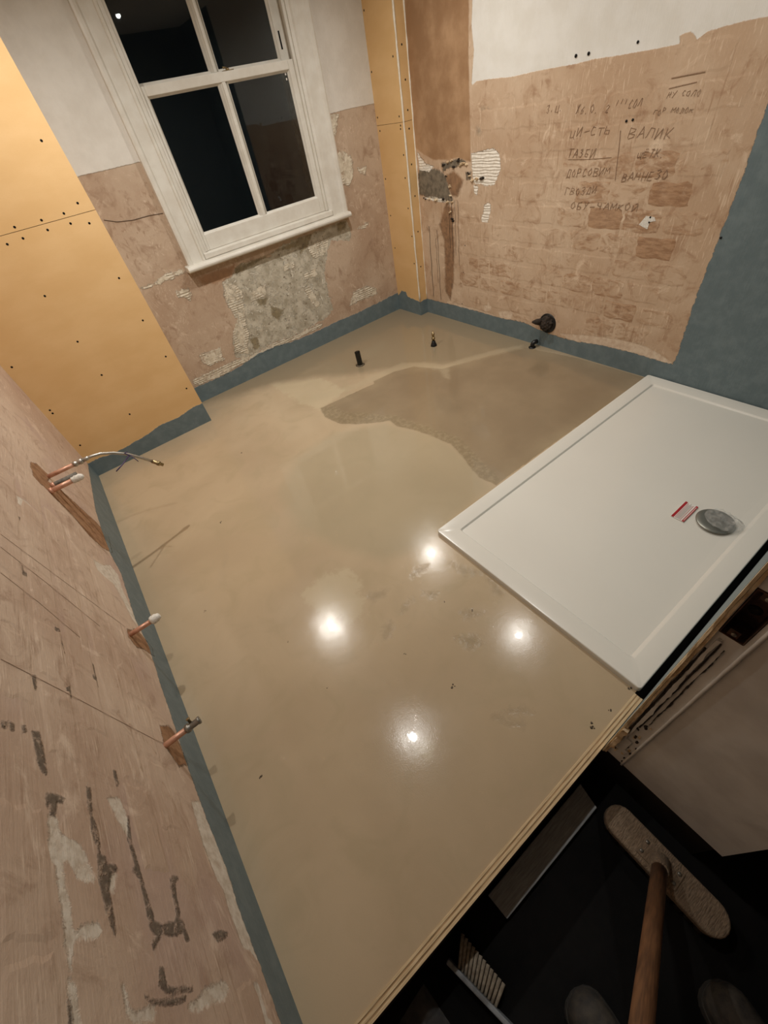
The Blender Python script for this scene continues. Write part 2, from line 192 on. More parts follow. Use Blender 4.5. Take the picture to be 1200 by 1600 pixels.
class MB:
    """mesh builder: collects shapes, links them as one mesh object"""
    def __init__(self):
        self.v, self.f, self.s = [], [], []
    def add(self, vs, fs, smooth=False):
        o = len(self.v)
        self.v += [tuple(p) for p in vs]
        self.f += [tuple(i + o for i in q) for q in fs]
        self.s += [smooth] * len(fs)
        return self
    def box(self, x0, x1, y0, y1, z0, z1):
        x0, x1 = sorted((x0, x1)); y0, y1 = sorted((y0, y1)); z0, z1 = sorted((z0, z1))
        return self.add([(x0, y0, z0), (x1, y0, z0), (x1, y1, z0), (x0, y1, z0), (x0, y0, z1), (x1, y0, z1), (x1, y1, z1), (x0, y1, z1)],
                        [(0, 3, 2, 1), (4, 5, 6, 7), (0, 1, 5, 4), (1, 2, 6, 5), (2, 3, 7, 6), (3, 0, 4, 7)])
    def tube(self, pts, r, n=12, caps=True, smooth=True):
        pts = [Vector(p) for p in pts]
        rs = r if isinstance(r, (list, tuple)) else [r] * len(pts)
        vs, fs = [], []
        ref = None
        for i, p in enumerate(pts):
            a = pts[max(i - 1, 0)]; b = pts[min(i + 1, len(pts) - 1)]
            if (b - a).length < 1e-9:
                b = pts[min(i + 2, len(pts) - 1)]
                a = pts[max(i - 2, 0)]
            d = (b - a).normalized()
            if ref is None:
                ref = Vector((0, 0, 1)) if abs(d.z) < 0.9 else Vector((1, 0, 0))
            u = d.cross(ref).normalized(); w = u.cross(d).normalized(); ref = w
            for k in range(n):
                t = 2 * math.pi * k / n
                vs.append(p + (u * math.cos(t) + w * math.sin(t)) * rs[i])
        for i in range(len(pts) - 1):
            for k in range(n):
                a = i * n + k; b = i * n + (k + 1) % n
                fs.append((a, b, b + n, a + n))
        self.add(vs, fs, smooth)
        if caps:
            o = len(self.v) - len(vs)
            self.f += [tuple(o + k for k in range(n))[::-1], tuple(o + (len(pts) - 1) * n + k for k in range(n))]
            self.s += [False, False]
        return self
    def lathe(self, prof, c, axis, n=20):
        """prof: list of (distance along axis, radius)"""
        c = Vector(c); d = Vector(axis).normalized()
        return self.tube([c + d * (h + 1e-5 * i) for i, (h, r) in enumerate(prof)], [max(r, 1e-4) for h, r in prof], n, True, True)
    def prism(self, poly, fr, d0, d1):
        """polygon (u,v) extruded between depth d0 and d1 through frame fr(u,v,d)"""
        n = len(poly)
        vs = [fr(u, v, d0) for u, v in poly] + [fr(u, v, d1) for u, v in poly]
        fs = [tuple(range(n))[::-1], tuple(range(n, 2 * n))] + [(i, (i + 1) % n, n + (i + 1) % n, n + i) for i in range(n)]
        return self.add(vs, fs)
    def mesh(self, name, mat, fix=True):
        me = bpy.data.meshes.new(name)
        me.from_pydata(self.v, [], self.f)
        me.polygons.foreach_set('use_smooth', self.s)
        if fix:
            bm = bmesh.new(); bm.from_mesh(me)
            bmesh.ops.recalc_face_normals(bm, faces=bm.faces)
            bm.to_mesh(me); bm.free()
        me.update()
        if mat:
            me.materials.append(mat)
        return me
    def build(self, name, mat, parent=None, bevel=0.0, seg=2):
        me = self.mesh(name, mat)
        o = bpy.data.objects.new(name, me)
        COL.objects.link(o)
        if parent is not None:
            attach(o, parent)
        if bevel:
            md = o.modifiers.new('bevel', 'BEVEL')
            md.width = bevel; md.segments = seg; md.limit_method = 'ANGLE'; md.angle_limit = math.radians(40)
        return o

def origin(o):
    p = o.matrix_basis.translation.copy()
    q = o.parent
    while q is not None:
        p += q.matrix_basis.translation
        q = q.parent
    return p
def attach(o, parent):
    """parent o so that its world coordinates stay (parents are only translated)"""
    o.parent = parent
    o.location = Vector(o.location) - origin(parent)
def thing(name, loc, label, cat, group=None):
    o = bpy.data.objects.new(name, None)
    o.empty_display_size = 0.05
    COL.objects.link(o)
    o.location = loc
    o['label'] = label; o['category'] = cat
    if group:
        o['group'] = group
    return o
def tag(o, label, cat, group=None):
    o['label'] = label; o['category'] = cat
    if group:
        o['group'] = group
    return o
def structure(o, label=None, cat=None):
    o['kind'] = 'structure'
    if label:
        o['label'] = label
    if cat:
        o['category'] = cat
    return o

# signed distance fields (positive inside) of outline polygons, stored on wall vertices for the paint and plaster layers
def sdf(polys, U, V, bias=0.0):
    best = np.full(U.shape, -9.0)
    for P in polys:
        P = np.array(P, float)
        A = P; B = np.roll(P, -1, 0)
        lo = P.min(0) - 0.12; hi = P.max(0) + 0.12
        idx = np.where((U > lo[0]) & (U < hi[0]) & (V > lo[1]) & (V < hi[1]))[0]
        if not len(idx):
            continue
        u = U[idx]; v = V[idx]
        d = np.full(u.shape, 9.0); ins = np.zeros(u.shape, bool)
        for (ax, ay), (bx, by) in zip(A, B):
            ex, ey = bx - ax, by - ay
            L = ex * ex + ey * ey + 1e-12
            t = np.clip(((u - ax) * ex + (v - ay) * ey) / L, 0, 1)
            d = np.minimum(d, np.hypot(u - ax - t * ex, v - ay - t * ey))
            cr = ((ay > v) != (by > v)) & (u < ex * (v - ay) / (ey if abs(ey) > 1e-12 else 1e-12) + ax)
            ins ^= cr
        best[idx] = np.maximum(best[idx], np.where(ins, d, -d) + bias)
    return np.clip(best, -0.1, 0.1)

def lines(*segs):
    """grid lines: (start, end, step) runs"""
    out = []
    for a, b, s in segs:
        n = max(1, int(math.ceil(abs(b - a) / s)))
        out += list(np.linspace(a, b, n + 1))
    out = sorted(set(round(float(x), 5) for x in out))
    return np.array(out)

def sheet(name, us, vs_, fr, layers, mat, hole=None, backing=(), flip=False):
    """finely divided wall or floor face with distance-field attributes, plus solid boxes behind it"""
    NU, NV = len(us), len(vs_)
    U, V = np.meshgrid(us, vs_, indexing='ij')
    U = U.ravel(); V = V.ravel()
    verts = [fr(u, v, 0.0) for u, v in zip(U, V)]
    faces = []
    for i in range(NU - 1):
        cu = (us[i] + us[i + 1]) / 2
        for j in range(NV - 1):
            if hole:
                cv = (vs_[j] + vs_[j + 1]) / 2
                if hole[0] < cu < hole[1] and hole[2] < cv < hole[3]:
                    continue
            a = i * NV + j
            q = (a, a + NV, a + NV + 1, a + 1)
            faces.append(q[::-1] if flip else q)
    nb = len(verts)
    mb = MB()
    for bxx in backing:
        mb.box(*bxx)
    faces += [tuple(k + nb for k in q) for q in mb.f]
    verts += mb.v
    me = bpy.data.meshes.new(name)
    me.from_pydata(verts, [], faces)
    me.update()
    for an, (polys, bias) in layers.items():
        at = me.attributes.new(an, 'FLOAT', 'POINT')
        vals = np.full(len(verts), -0.1, np.float32)
        vals[:nb] = sdf(polys, U, V, bias)
        at.data.foreach_set('value', vals)
    me.materials.append(mat)
    o = bpy.data.objects.new(name, me)
    COL.objects.link(o)
    return o

FR_L = lambda u, v, d: (d, u, v)              # left wall, d towards the room
FR_R = lambda u, v, d: (XC - d, u, v)         # right wall
FR_W = lambda u, v, d: (u, YB - d, v)         # window wall
FR_B = lambda u, v, d: (u, 0.0 - d, v)        # chimney breast board
FR_F = lambda u, v, d: (u, v, d)              # floor
FR_PA = lambda u, v, d: (XP - d, u, v)        # corner boxing, left face
FR_PB = lambda u, v, d: (u, YP - d, v)        # corner boxing, front face

# ------------------------------------------------------------------ materials
BLUE1, BLUE2 = (101, 116, 120), (115, 129, 132)

def plaster(t, light, mid, dark, streak):
    """pinkish old plaster: blotches, scraped scum streaks, fine grain; returns colour and height"""
    pale = srgb(min(255, light[0] + 24), min(255, light[1] + 26), min(255, light[2] + 26))
    big = t.noise(2.4, 5, 0.62)
    med = t.noise(11, 7, 0.66, dist=0.9)
    col = t.mix(t.remap(big, 0.36, 0.66), srgb(*mid), srgb(*light))
    col = t.mix(t.remap(med, 0.50, 0.72, 0.0, 0.8), col, srgb(*dark))
    med2 = t.noise(7, 6, 0.68, vec=t.pos((1.3, 0.8, 1.1)), dist=1.4)
    col = t.mix(t.remap(med2, 0.56, 0.70, 0.0, 0.6), col, pale)
    fine = t.noise(95, 4, 0.7)
    col = t.mix(t.remap(fine, 0.54, 0.72, 0.0, 0.4), col, srgb(*light))
    s1 = t.noise(1.0, 3, 0.6, vec=t.pos(streak), dist=0.4)
    gate = t.remap(t.noise(6.0, 4, 0.65), 0.47, 0.58)
    st = t.math('MULTIPLY', t.remap(s1, 0.56, 0.66), gate)
    col = t.mix(t.math('MULTIPLY', st, 0.5), col, pale)
    s2 = t.noise(1.0, 3, 0.55, vec=t.pos((streak[0] * 0.6, streak[1] * 0.6, streak[2] * 0.6)), dist=0.4)
    gate2 = t.remap(t.noise(4.1, 4, 0.65), 0.50, 0.62)
    col = t.mix(t.math('MULTIPLY', t.math('MULTIPLY', t.remap(s2, 0.56, 0.68), gate2), 0.65), col, srgb(*dark))
    h = t.math('ADD', t.math('MULTIPLY', med, 0.0016), t.math('MULTIPLY', s1, 0.0010))
    h = t.math('ADD', h, t.math('MULTIPLY', fine, 0.0005))
    return col, h

def blue_layer(t, col, h, fac):
    n = t.noise(20, 5, 0.6)
    c = t.mix(t.remap(n, 0.35, 0.75), srgb(*BLUE1), srgb(*BLUE2))
    sc = t.remap(t.noise(130, 3, 0.6, vec=t.pos((0.6, 0.6, 2.2))), 0.70, 0.76, 0, 0.5)
    c = t.mix(sc, c, srgb(150, 160, 160))
    return t.mix(fac, col, c), t.math('ADD', h, t.math('MULTIPLY', fac, 0.0012))

def over(t, col, h, fac, a, b, scale=25, dh=0.0):
    n = t.noise(scale, 5, 0.6)
    c = t.mix(t.remap(n, 0.35, 0.68), srgb(*a), srgb(*b))
    return t.mix(fac, col, c), t.math('ADD', h, t.math('MULTIPLY', fac, dh))

RW_TONES = ((209, 184, 157), (191, 161, 132), (164, 128, 98))
RW_STREAK = (130.0, 130.0, 14.0)
LW_TONES = ((214, 191, 170), (196, 169, 148), (172, 143, 122))
LW_STREAK = (20.0, 11.0, 150.0)
WW_TONES = ((198, 176, 153), (180, 154, 130), (156, 127, 103))

def mat_wall_left():
    t = NT('old_plaster_left')
    col, h = plaster(t, *LW_TONES, LW_STREAK)
    pk = t.remap(t.noise(2.1, 3, 0.5, vec=t.pos((1.0, 1.3, 1.7))), 0.5, 0.68, 0, 0.4)
    col = t.mix(pk, col, srgb(186, 158, 150))
    col, h = over(t, col, h, t.mask('brown', 0.022, 70, 0.004, 6, 0.8), (168, 128, 94), (136, 98, 68), 30, -0.005)
    col, h = over(t, col, h, t.math('MULTIPLY', t.mask('white', 0.020, 90, 0.0035), t.remap(t.noise(30, 5, 0.7), 0.30, 0.50, 0.6, 1.0)), (232, 222, 208), (206, 192, 174), 40, 0.0010)
    col, h = over(t, col, h, t.math('MULTIPLY', t.mask('dark', 0.010, 120, 0.0030), t.remap(t.noise(45, 4, 0.65), 0.30, 0.52, 0.25, 0.9)), (116, 104, 90), (88, 77, 66), 90, -0.003)
    col, h = blue_layer(t, col, h, t.mask('blue', 0.018, 60, 0.002, 6, 0.8))
    t.bump(h, 1.0, 1.0)
    return t.done(col, t.remap(t.attr('blue'), -0.002, 0.002, 0.85, 0.55))

def mat_wall_right():
    t = NT('old_plaster_right')
    col, h = plaster(t, *RW_TONES, RW_STREAK)
    col, h = over(t, col, h, t.mask('pale', 0.02, 60, 0.006), (224, 204, 180), (206, 180, 154), 40, 0.001)
    col, h = over(t, col, h, t.mask('brown', 0.012, 40, 0.006), (152, 116, 82), (184, 148, 112), 4.5, 0.001)
    col, h = over(t, col, h, t.mask('chan', 0.03, 40, 0.012), (158, 122, 90), (128, 98, 72), 26, -0.004)
    col, h = over(t, col, h, t.mask('dark', 0.034, 60, 0.006, 6, 0.7), (132, 120, 102), (98, 88, 74), 30, -0.004)
    col, h = over(t, col, h, t.math('MULTIPLY', t.mask('smudge', 0.05, 60, 0.02), 0.6), (110, 104, 88), (130, 118, 100), 50, 0)
    col, h = over(t, col, h, t.mask('white', 0.008, 70), (231, 228, 221), (224, 220, 211), 9, 0.0022)
    f = t.mask('fill', 0.022, 75, 0.002, 6, 0.8)
    col, h = over(t, col, h, f, (242, 234, 220), (226, 216, 200), 60, 0.002)
    wv = t.n('ShaderNodeTexWave')
    t.put(wv.inputs['Vector'], t.pos((1, 0.25, 1)))
    wv.bands_direction = 'Z'; wv.inputs['Scale'].default_value = 22; wv.inputs['Distortion'].default_value = 5.0; wv.inputs['Detail Scale'].default_value = 2.0
    h = t.math('ADD', h, t.math('MULTIPLY', t.math('MULTIPLY', wv.outputs['Fac'], f), 0.002))
    col, h = blue_layer(t, col, h, t.mask('blue', 0.018, 60, 0.002, 6, 0.8))
    t.bump(h, 1.0, 1.0)
    return t.done(col, t.remap(t.attr('blue'), -0.002, 0.002, 0.85, 0.6))

def mat_wall_window():
    t = NT('old_plaster_window')
    col, h = plaster(t, *WW_TONES, (110.0, 20.0, 60.0))
    dam = t.mask('dam', 0.040, 60, 0.004, 7, 1.2)
    col, h = over(t, col, h, dam, (204, 196, 178), (162, 152, 132), 16, -0.002)
    fleck = t.math('MULTIPLY', dam, t.remap(t.noise(20, 7, 0.75, dist=1.5), 0.55, 0.60))
    col, h = over(t, col, h, fleck, (224, 217, 200), (208, 199, 180), 60, 0.0015)
    blot = t.math('MULTIPLY', dam, t.remap(t.noise(46, 5, 0.7), 0.58, 0.68))
    col, h = over(t, col, h, blot, (128, 114, 92), (140, 126, 104), 80, -0.001)
    col, h = over(t, col, h, t.mask('brown', 0.05, 50, 0.012, 6, 0.8), (168, 132, 102), (154, 120, 92), 30, -0.001)
    col, h = over(t, col, h, t.math('MULTIPLY', t.mask('olive', 0.04, 50, 0.008), 0.8), (140, 124, 90), (118, 104, 76), 40, -0.001)
    f = t.math('MULTIPLY', t.mask('white', 0.040, 70, 0.003, 7, 0.8), t.remap(t.noise(34, 5, 0.7), 0.34, 0.48, 0.25, 1.0))
    col, h = over(t, col, h, f, (226, 216, 196), (202, 190, 168), 50, 0.002)
    wv = t.n('ShaderNodeTexWave')
    t.put(wv.inputs['Vector'], t.pos((0.15, 1, 1)))
    wv.bands_direction = 'Z'; wv.inputs['Scale'].default_value = 22; wv.inputs['Distortion'].default_value = 4.0; wv.inputs['Detail Scale'].default_value = 2.0
    g = t.math('MULTIPLY', t.math('MULTIPLY', wv.outputs['Fac'], f), t.remap(t.noise(9, 2), 0.45, 0.55))
    h = t.math('ADD', h, t.math('MULTIPLY', g, 0.0028))
    col, h = over(t, col, h, t.mask('paint', 0.008, 60), (226, 221, 212), (216, 210, 200), 8, 0.0022)
    col, h = blue_layer(t, col, h, t.mask('blue', 0.022, 60, 0.002, 6, 0.8))
    t.bump(h, 1.0, 1.0)
    return t.done(col, t.remap(t.attr('blue'), -0.002, 0.002, 0.85, 0.6))

def mat_board(name):
    t = NT(name)
    n = t.noise(3.5, 4, 0.55, vec=t.pos((1, 1, 2.2)))
    col = t.mix(t.remap(n, 0.3, 0.72), srgb(220, 180, 124), srgb(228, 190, 136))
    g = t.noise(220, 3, 0.6)
    col = t.mix(t.remap(g, 0.5, 0.85, 0, 0.3), col, srgb(208, 166, 110))
    h = t.math('MULTIPLY', g, 0.0002)
    col, h = blue_layer(t, col, h, t.mask('blue', 0.014, 60, 0.002, 6, 0.9))
    t.bump(h, 1.0, 1.0)
    return t.done(col, 0.7)

def mat_floor():
    t = NT('wet_screed')
    big = t.noise(1.3, 4, 0.5, dist=0.4)
    med = t.noise(6, 5, 0.55, dist=1.0)
    col = t.mix(t.remap(big, 0.3, 0.7), srgb(175, 155, 127), srgb(190, 170, 141))
    col = t.mix(t.remap(med, 0.45, 0.75, 0, 0.45), col, srgb(168, 152, 122))
    col = t.mix(t.remap(t.attr('grey'), -0.06, 0.03, 0, 0.6), col, srgb(166, 153, 126))
    col = t.mix(t.math('MULTIPLY', t.mask('pale', 0.12, 22, 0.02), 0.45), col, srgb(200, 186, 156))
    back = t.remap(t.math('ADD', t.attr('back'), t.math('MULTIPLY', t.math('SUBTRACT', t.noise(5, 4), 0.5), 0.12)), -0.06, 0.08)
    col = t.mix(t.math('MULTIPLY', back, 0.92), col, srgb(146, 131, 106))
    pool = t.mask('pool', 0.02, 26, 0.004)
    pc = t.mix(t.remap(t.noise(3.2, 4, 0.55), 0.35, 0.7), srgb(140, 123, 98), srgb(154, 137, 110))
    deep = t.remap(t.attr('pool'), 0.0, 0.1, 0, 1)
    pc = t.mix(t.math('MULTIPLY', deep, 0.35), pc, srgb(126, 106, 84))
    col = t.mix(t.math('MULTIPLY', pool, 0.92), col, pc)
    band = t.mask('band', 0.03, 24, 0.012)
    bc = t.mix(t.remap(t.noise(40, 5, 0.65), 0.4, 0.65), srgb(138, 122, 96), srgb(158, 142, 114))
    col = t.mix(t.math('MULTIPLY', band, 0.7), col, bc)
    st = t.mask('streak', 0.05, 26, 0.02)
    col = t.mix(t.math('MULTIPLY', st, 0.42), col, srgb(186, 171, 142))
    mk = t.mask('marks', 0.05, 40, 0.018)
    col = t.mix(t.math('MULTIPLY', mk, 0.4), col, srgb(132, 118, 94))
    speck = t.remap(t.noise(320, 2, 0.5), 0.74, 0.78)
    col = t.mix(t.math('MULTIPLY', speck, 0.2), col, srgb(110, 96, 76))
    h = t.math('MULTIPLY', t.noise(300, 2, 0.6), 0.00012)
    gate = t.remap(t.noise(3.0, 3), 0.42, 0.6)
    h = t.math('ADD', h, t.math('MULTIPLY', t.math('MULTIPLY', t.noise(70, 4, 0.6, dist=1.0), gate), 0.00010))
    h = t.math('ADD', h, t.math('MULTIPLY', t.noise(9, 3), 0.0004))
    h = t.math('ADD', h, t.math('MULTIPLY', mk, -0.0006))
    h = t.math('ADD', h, t.math('MULTIPLY', pool, -0.0005))
    t.bump(h, 1.0, 1.0)
    t.b.inputs['Specular IOR Level'].default_value = 0.22
    t.b.inputs['Coat Weight'].default_value = 0.8
    t.b.inputs['Coat IOR'].default_value = 1.42
    t.put(t.b.inputs['Coat Roughness'], t.remap(t.noise(4, 4), 0.3, 0.7, 0.015, 0.05))
    cb = t.n('ShaderNodeBump'); cb.inputs['Distance'].default_value = 1.0
    ch = t.math('ADD', t.math('MULTIPLY', t.noise(9, 3), 0.00022), t.math('MULTIPLY', t.math('MULTIPLY', t.noise(60, 3, 0.6, dist=1.0), gate), 0.00005))
    glint = t.math('MULTIPLY', t.remap(t.noise(230, 2, 0.5), 0.60, 0.74), t.remap(t.noise(14, 4, 0.65), 0.46, 0.56))
    ch = t.math('ADD', ch, t.math('MULTIPLY', glint, 0.00030))
    t.put(cb.inputs['Height'], ch)
    t.t.links.new(cb.outputs[0], t.b.inputs['Coat Normal'])
    return t.done(col, t.remap(t.noise(5, 4), 0.3, 0.7, 0.13, 0.20))

def mat_brick(name, tones, streak):
    """same skim of plaster as the wall, rubbed down to the brown brick by the object's own amount (object colour red)"""
    t = NT(name)
    col, h = plaster(t, *tones, streak)
    oi = t.n('ShaderNodeObjectInfo')
    sp = t.n('ShaderNodeSeparateColor')
    t.put(sp.inputs[0], oi.outputs['Color'])
    thr = t.math('SUBTRACT', 0.80, t.math('MULTIPLY', sp.outputs[0], 0.50))
    n = t.noise(24, 5, 0.65, vec=t.pos((1, 0.6, 1.4)), dist=0.8)
    f = t.remap(t.math('SUBTRACT', n, thr), -0.14, 0.12)
    bc = t.mix(t.remap(t.noise(34, 5, 0.7, vec=t.pos((1, 0.5, 2.2))), 0.36, 0.62), srgb(142, 102, 70), srgb(178, 140, 106))
    col = t.mix(t.math('MULTIPLY', f, 0.8), col, bc)
    t.bump(h, 1.0, 1.0)
    return t.done(col, 0.85)

M = {}
M['wall_left'] = mat_wall_left()
M['wall_right'] = mat_wall_right()
M['wall_window'] = mat_wall_window()
M['board'] = mat_board('yellow_board')
M['floor'] = mat_floor()
M['brick_right'] = mat_brick('skimmed_brick_right', RW_TONES, RW_STREAK)
M['brick_left'] = mat_brick('skimmed_brick_left', LW_TONES, LW_STREAK)
M['gloss_white'] = simple('white_gloss_paint', (224, 220, 210), (214, 208, 196), 14, 0.38, bump=0.0012)
M['ceiling'] = simple('ceiling_paint', (230, 227, 220), (222, 218, 210), 6, 0.9)
M['bead'] = simple('white_corner_bead', (240, 234, 220), (230, 218, 196), 60, 0.6)
M['screw'] = simple('black_screw', (26, 22, 20), (14, 12, 12), 60, 0.45, 0.6)
M['tray'] = simple('white_acrylic', (226, 222, 212), (224, 220, 210), 3, 0.22)
M['copper'] = simple('copper', (216, 166, 140), (196, 142, 116), 50, 0.38, 0.35)
M['brass'] = simple('dull_brass', (176, 156, 116), (140, 124, 92), 60, 0.32, 0.9)
M['steel'] = simple('braided_steel', (198, 194, 186), (168, 164, 156), 400, 0.35, 0.8, bump=0.0004)
M['grey_metal'] = simple('grey_metal', (150, 146, 138), (124, 120, 112), 60, 0.4, 0.7)
M['ptfe'] = simple('white_thread_tape', (236, 232, 222), (214, 208, 198), 150, 0.7, bump=0.002)
M['black_plastic'] = simple('black_plastic', (22, 22, 22), (14, 14, 14), 50, 0.35)
M['grey_plastic'] = simple('grey_plastic', (142, 146, 150), (116, 120, 124), 50, 0.5)
M['purple'] = simple('purple_tie', (74, 58, 96), (58, 44, 80), 60, 0.5)
M['dark_rag'] = simple('dark_rag', (40, 34, 28), (62, 50, 40), 60, 0.9, bump=0.004)
M['sleeve'] = simple('grey_pipe_lagging', (126, 120, 110), (92, 86, 78), 80, 0.8)
M['ply_light'] = simple('plywood_light_veneer', (214, 190, 152), (190, 164, 126), 8, 0.75, stretch=(3, 60, 60), bump=0.001)
M['lip'] = simple('lit_cream_plaster_lip', (236, 218, 184), (214, 190, 152), 26, 0.85, stretch=(10, 10, 2), bump=0.001)  # cream plaster, its colour lightened to stand for room light on the edge
M['ply_dark'] = simple('plywood_dark_veneer', (150, 122, 86), (176, 148, 110), 8, 0.8, stretch=(3, 60, 60), bump=0.001)
M['pencil'] = simple('pencil_mark', (140, 113, 91), (162, 132, 106), 60, 0.8)
M['pencil_faint'] = simple('faint_pencil_mark', (158, 132, 112), (176, 148, 128), 50, 0.85)
M['crack'] = simple('crack', (86, 70, 56), (62, 50, 42), 120, 0.95)
M['hall_floor'] = simple('dusty_black_sheet', (11, 11, 11), (22, 21, 21), 7, 0.85, bump=0.004, detail=7, spec=0.15)
M['hall_wall'] = simple('hall_paint', (206, 200, 192), (196, 190, 180), 6, 0.85, bump=0.001)
M['hall_dark'] = simple('dark_stained_wood', (30, 25, 22), (20, 17, 15), 20, 0.7, stretch=(6, 6, 40))
M['reveal_paint'] = simple('grubby_cream_paint', (214, 212, 208), (194, 191, 187), 9, 0.75, bump=0.002, detail=6)
M['broken'] = simple('broken_plaster', (226, 206, 174), (186, 156, 118), 40, 0.9, bump=0.008, detail=6)
M['cavity'] = simple('dark_cavity', (52, 40, 28), (30, 24, 18), 50, 0.95, bump=0.006)
M['rust'] = simple('rusty_back_box', (92, 62, 46), (48, 36, 30), 40, 0.6, 0.4, bump=0.002)
M['broom_wood'] = simple('dusty_broom_wood', (150, 130, 108), (116, 98, 80), 26, 0.9, stretch=(3, 14, 14), bump=0.003)
M['handle'] = simple('varnished_handle', (118, 82, 54), (86, 58, 38), 10, 0.55, stretch=(2, 30, 2))
M['bristle'] = simple('dark_bristle', (48, 42, 36), (28, 24, 22), 200, 0.95)
M['cream_bristle'] = simple('cream_bristle', (176, 164, 146), (140, 128, 112), 120, 0.9)
M['boot'] = simple('dusty_black_boot', (40, 38, 36), (66, 60, 52), 40, 0.75, bump=0.003, detail=6)
M['boot_sole'] = simple('boot_sole', (52, 48, 42), (34, 32, 30), 40, 0.9)
M['offcut'] = simple('grey_board_offcut', (158, 160, 162), (132, 134, 136), 12, 0.8, stretch=(2, 20, 20))
M['red'] = simple('red_print', (176, 36, 44), (160, 30, 38), 60, 0.4)
M['label_white'] = simple('label_white', (232, 228, 222), (226, 222, 214), 40, 0.4)
M['print_grey'] = simple('print_grey', (120, 96, 90), (140, 110, 104), 60, 0.5)
M['chrome'] = simple('chrome_cover', (150, 150, 142), (138, 138, 130), 20, 0.34, 0.7)
M['grit'] = simple('dark_grit', (104, 90, 70), (64, 54, 42), 120, 0.6)

def mat_film(name, col, op):
    t = NT(name)
    t.t.nodes.remove(t.b)
    tr = t.n('ShaderNodeBsdfTransparent')
    df = t.n('ShaderNodeBsdfPrincipled')
    df.inputs['Base Color'].default_value = srgb(*col)
    df.inputs['Roughness'].default_value = 0.25
    mx = t.n('ShaderNodeMixShader')
    f = t.remap(t.noise(60, 3), 0.35, 0.7, op * 0.6, op * 1.3)
    t.t.links.new(f, mx.inputs[0])
    t.t.links.new(tr.outputs[0], mx.inputs[1]); t.t.links.new(df.outputs[0], mx.inputs[2])
    t.t.links.new(mx.outputs[0], t.out.inputs[0])
    return t.m
M['film'] = mat_film('clear_film', (206, 204, 198), 0.22)
M['bag'] = mat_film('clear_bag', (150, 150, 150), 0.14)

def mat_glass():
    t = NT('window_glass')
    t.t.nodes.remove(t.b)
    tr = t.n('ShaderNodeBsdfTransparent'); tr.inputs[0].default_value = (0.86, 0.9, 0.9, 1)
    gl = t.n('ShaderNodeBsdfGlossy'); gl.inputs['Roughness'].default_value = 0.015
    fr = t.n('ShaderNodeFresnel'); fr.inputs['IOR'].default_value = 1.52
    mx = t.n('ShaderNodeMixShader')
    t.t.links.new(fr.outputs[0], mx.inputs[0])
    t.t.links.new(tr.outputs[0], mx.inputs[1]); t.t.links.new(gl.outputs[0], mx.inputs[2])
    t.t.links.new(mx.outputs[0], t.out.inputs[0])
    return t.m
M['glass'] = mat_glass()

def mat_lens():
    t = NT('lit_lamp_lens')
    t.b.inputs['Base Color'].default_value = (0.9, 0.9, 0.9, 1)
    t.b.inputs['Emission Color'].default_value = (1.0, 0.945, 0.865, 1)
    t.b.inputs['Emission Strength'].default_value = 12.0
    return t.m
M['lens'] = mat_lens()

# ------------------------------------------------------------------ room shell
def band(top, u0, u1):
    """closed polygon below a top edge, run on to u0 and u1"""
    P = list(top)
    return [(u0, -0.3), (u0, P[0][1])] + P + [(u1, P[-1][1]), (u1, -0.3)]

# floor
fl = sheet('floor', lines((0, XC, 0.011)), lines((YT, YB, 0.011)), FR_F,
           {'pool': (POLY['F_pool'], 0), 'band': (POLY['F_band'], 0), 'streak': (POLY['F_streak'], 0), 'grey': (POLY['F_grey'], 0),
            'marks': (POLY['F_marks'], 0), 'back': (POLY['F_back'], 0), 'pale': (POLY['F_pale'], 0)}, M['floor'],
           backing=[(0, XC, YT, YB, -0.05, -0.0005)])
structure(fl, 'smooth wet beige levelling screed floor with a darker pool', 'floor')
sub = MB().box(-0.1, XC + 0.1, YF, YB, ZH, -0.052).build('floor_base', M['hall_dark'])
structure(sub, 'dark floor void under the screed edge', 'floor')

# left wall
lb = POLY['L_blue'][0]
wl = sheet('wall_left', lines((-2.80, 0.0, 0.0048), (-4.2, -2.80, 0.1)), lines((-0.002, 0.85, 0.0048), (0.85, CEIL, 0.05)), FR_L,
           {'blue': ([band(lb, 0.05, -2.75)], 0), 'dark': (POLY['L_dark'], 0.0018), 'white': (POLY['L_white'], 0.0025), 'brown': (POLY['L_brown'], 0)},
           M['wall_left'], backing=[(-0.12, -0.0005, -4.2, 0.0, ZH, CEIL)], flip=True)
structure(wl, 'left wall of scraped pinkish plaster with dark gouges and blue bottom band', 'wall')
# right wall
rb = POLY['R_bluetop'][0]
rblue = [(0.05, -0.3), (0.05, 0.108)] + [p for p in rb if p[0] > -1.93 or p[1] > 0] + [(-1.93, 2.2), (-2.8, 2.2), (-2.8, -0.3)]
rwp = POLY['R_white'][0]
rwhite = [(rwp[0][0], 2.6)] + rwp + [(-2.8, 1.34), (-2.8, 2.6)]
rbp = POLY['R_brown'][0]
rbrown = [(0.1, 2.6)] + [(0.1, rbp[2][1])] + rbp[2:-1] + [(rbp[-1][0], 2.6)]
wr = sheet('wall_right', lines((-2.742, YB, 0.0075)), lines((-0.002, 1.75, 0.0075), (1.75, CEIL, 0.05)), FR_R,
           {'blue': ([rblue], 0), 'white': ([rwhite], 0), 'brown': ([rbrown], 0), 'dark': (POLY['R_dark'], 0), 'chan': (POLY['R_chan'], 0),
            'fill': (POLY['R_fill'], 0), 'smudge': (POLY['R_smudge'], 0), 'pale': (POLY['R_pale'], 0)},
           M['wall_right'], backing=[(XC + 0.0005, XC + 0.12, YF, YB, ZH, CEIL)], flip=False)
structure(wr, 'right wall of skimmed brick with pencil writing and grey-blue shower corner', 'wall')
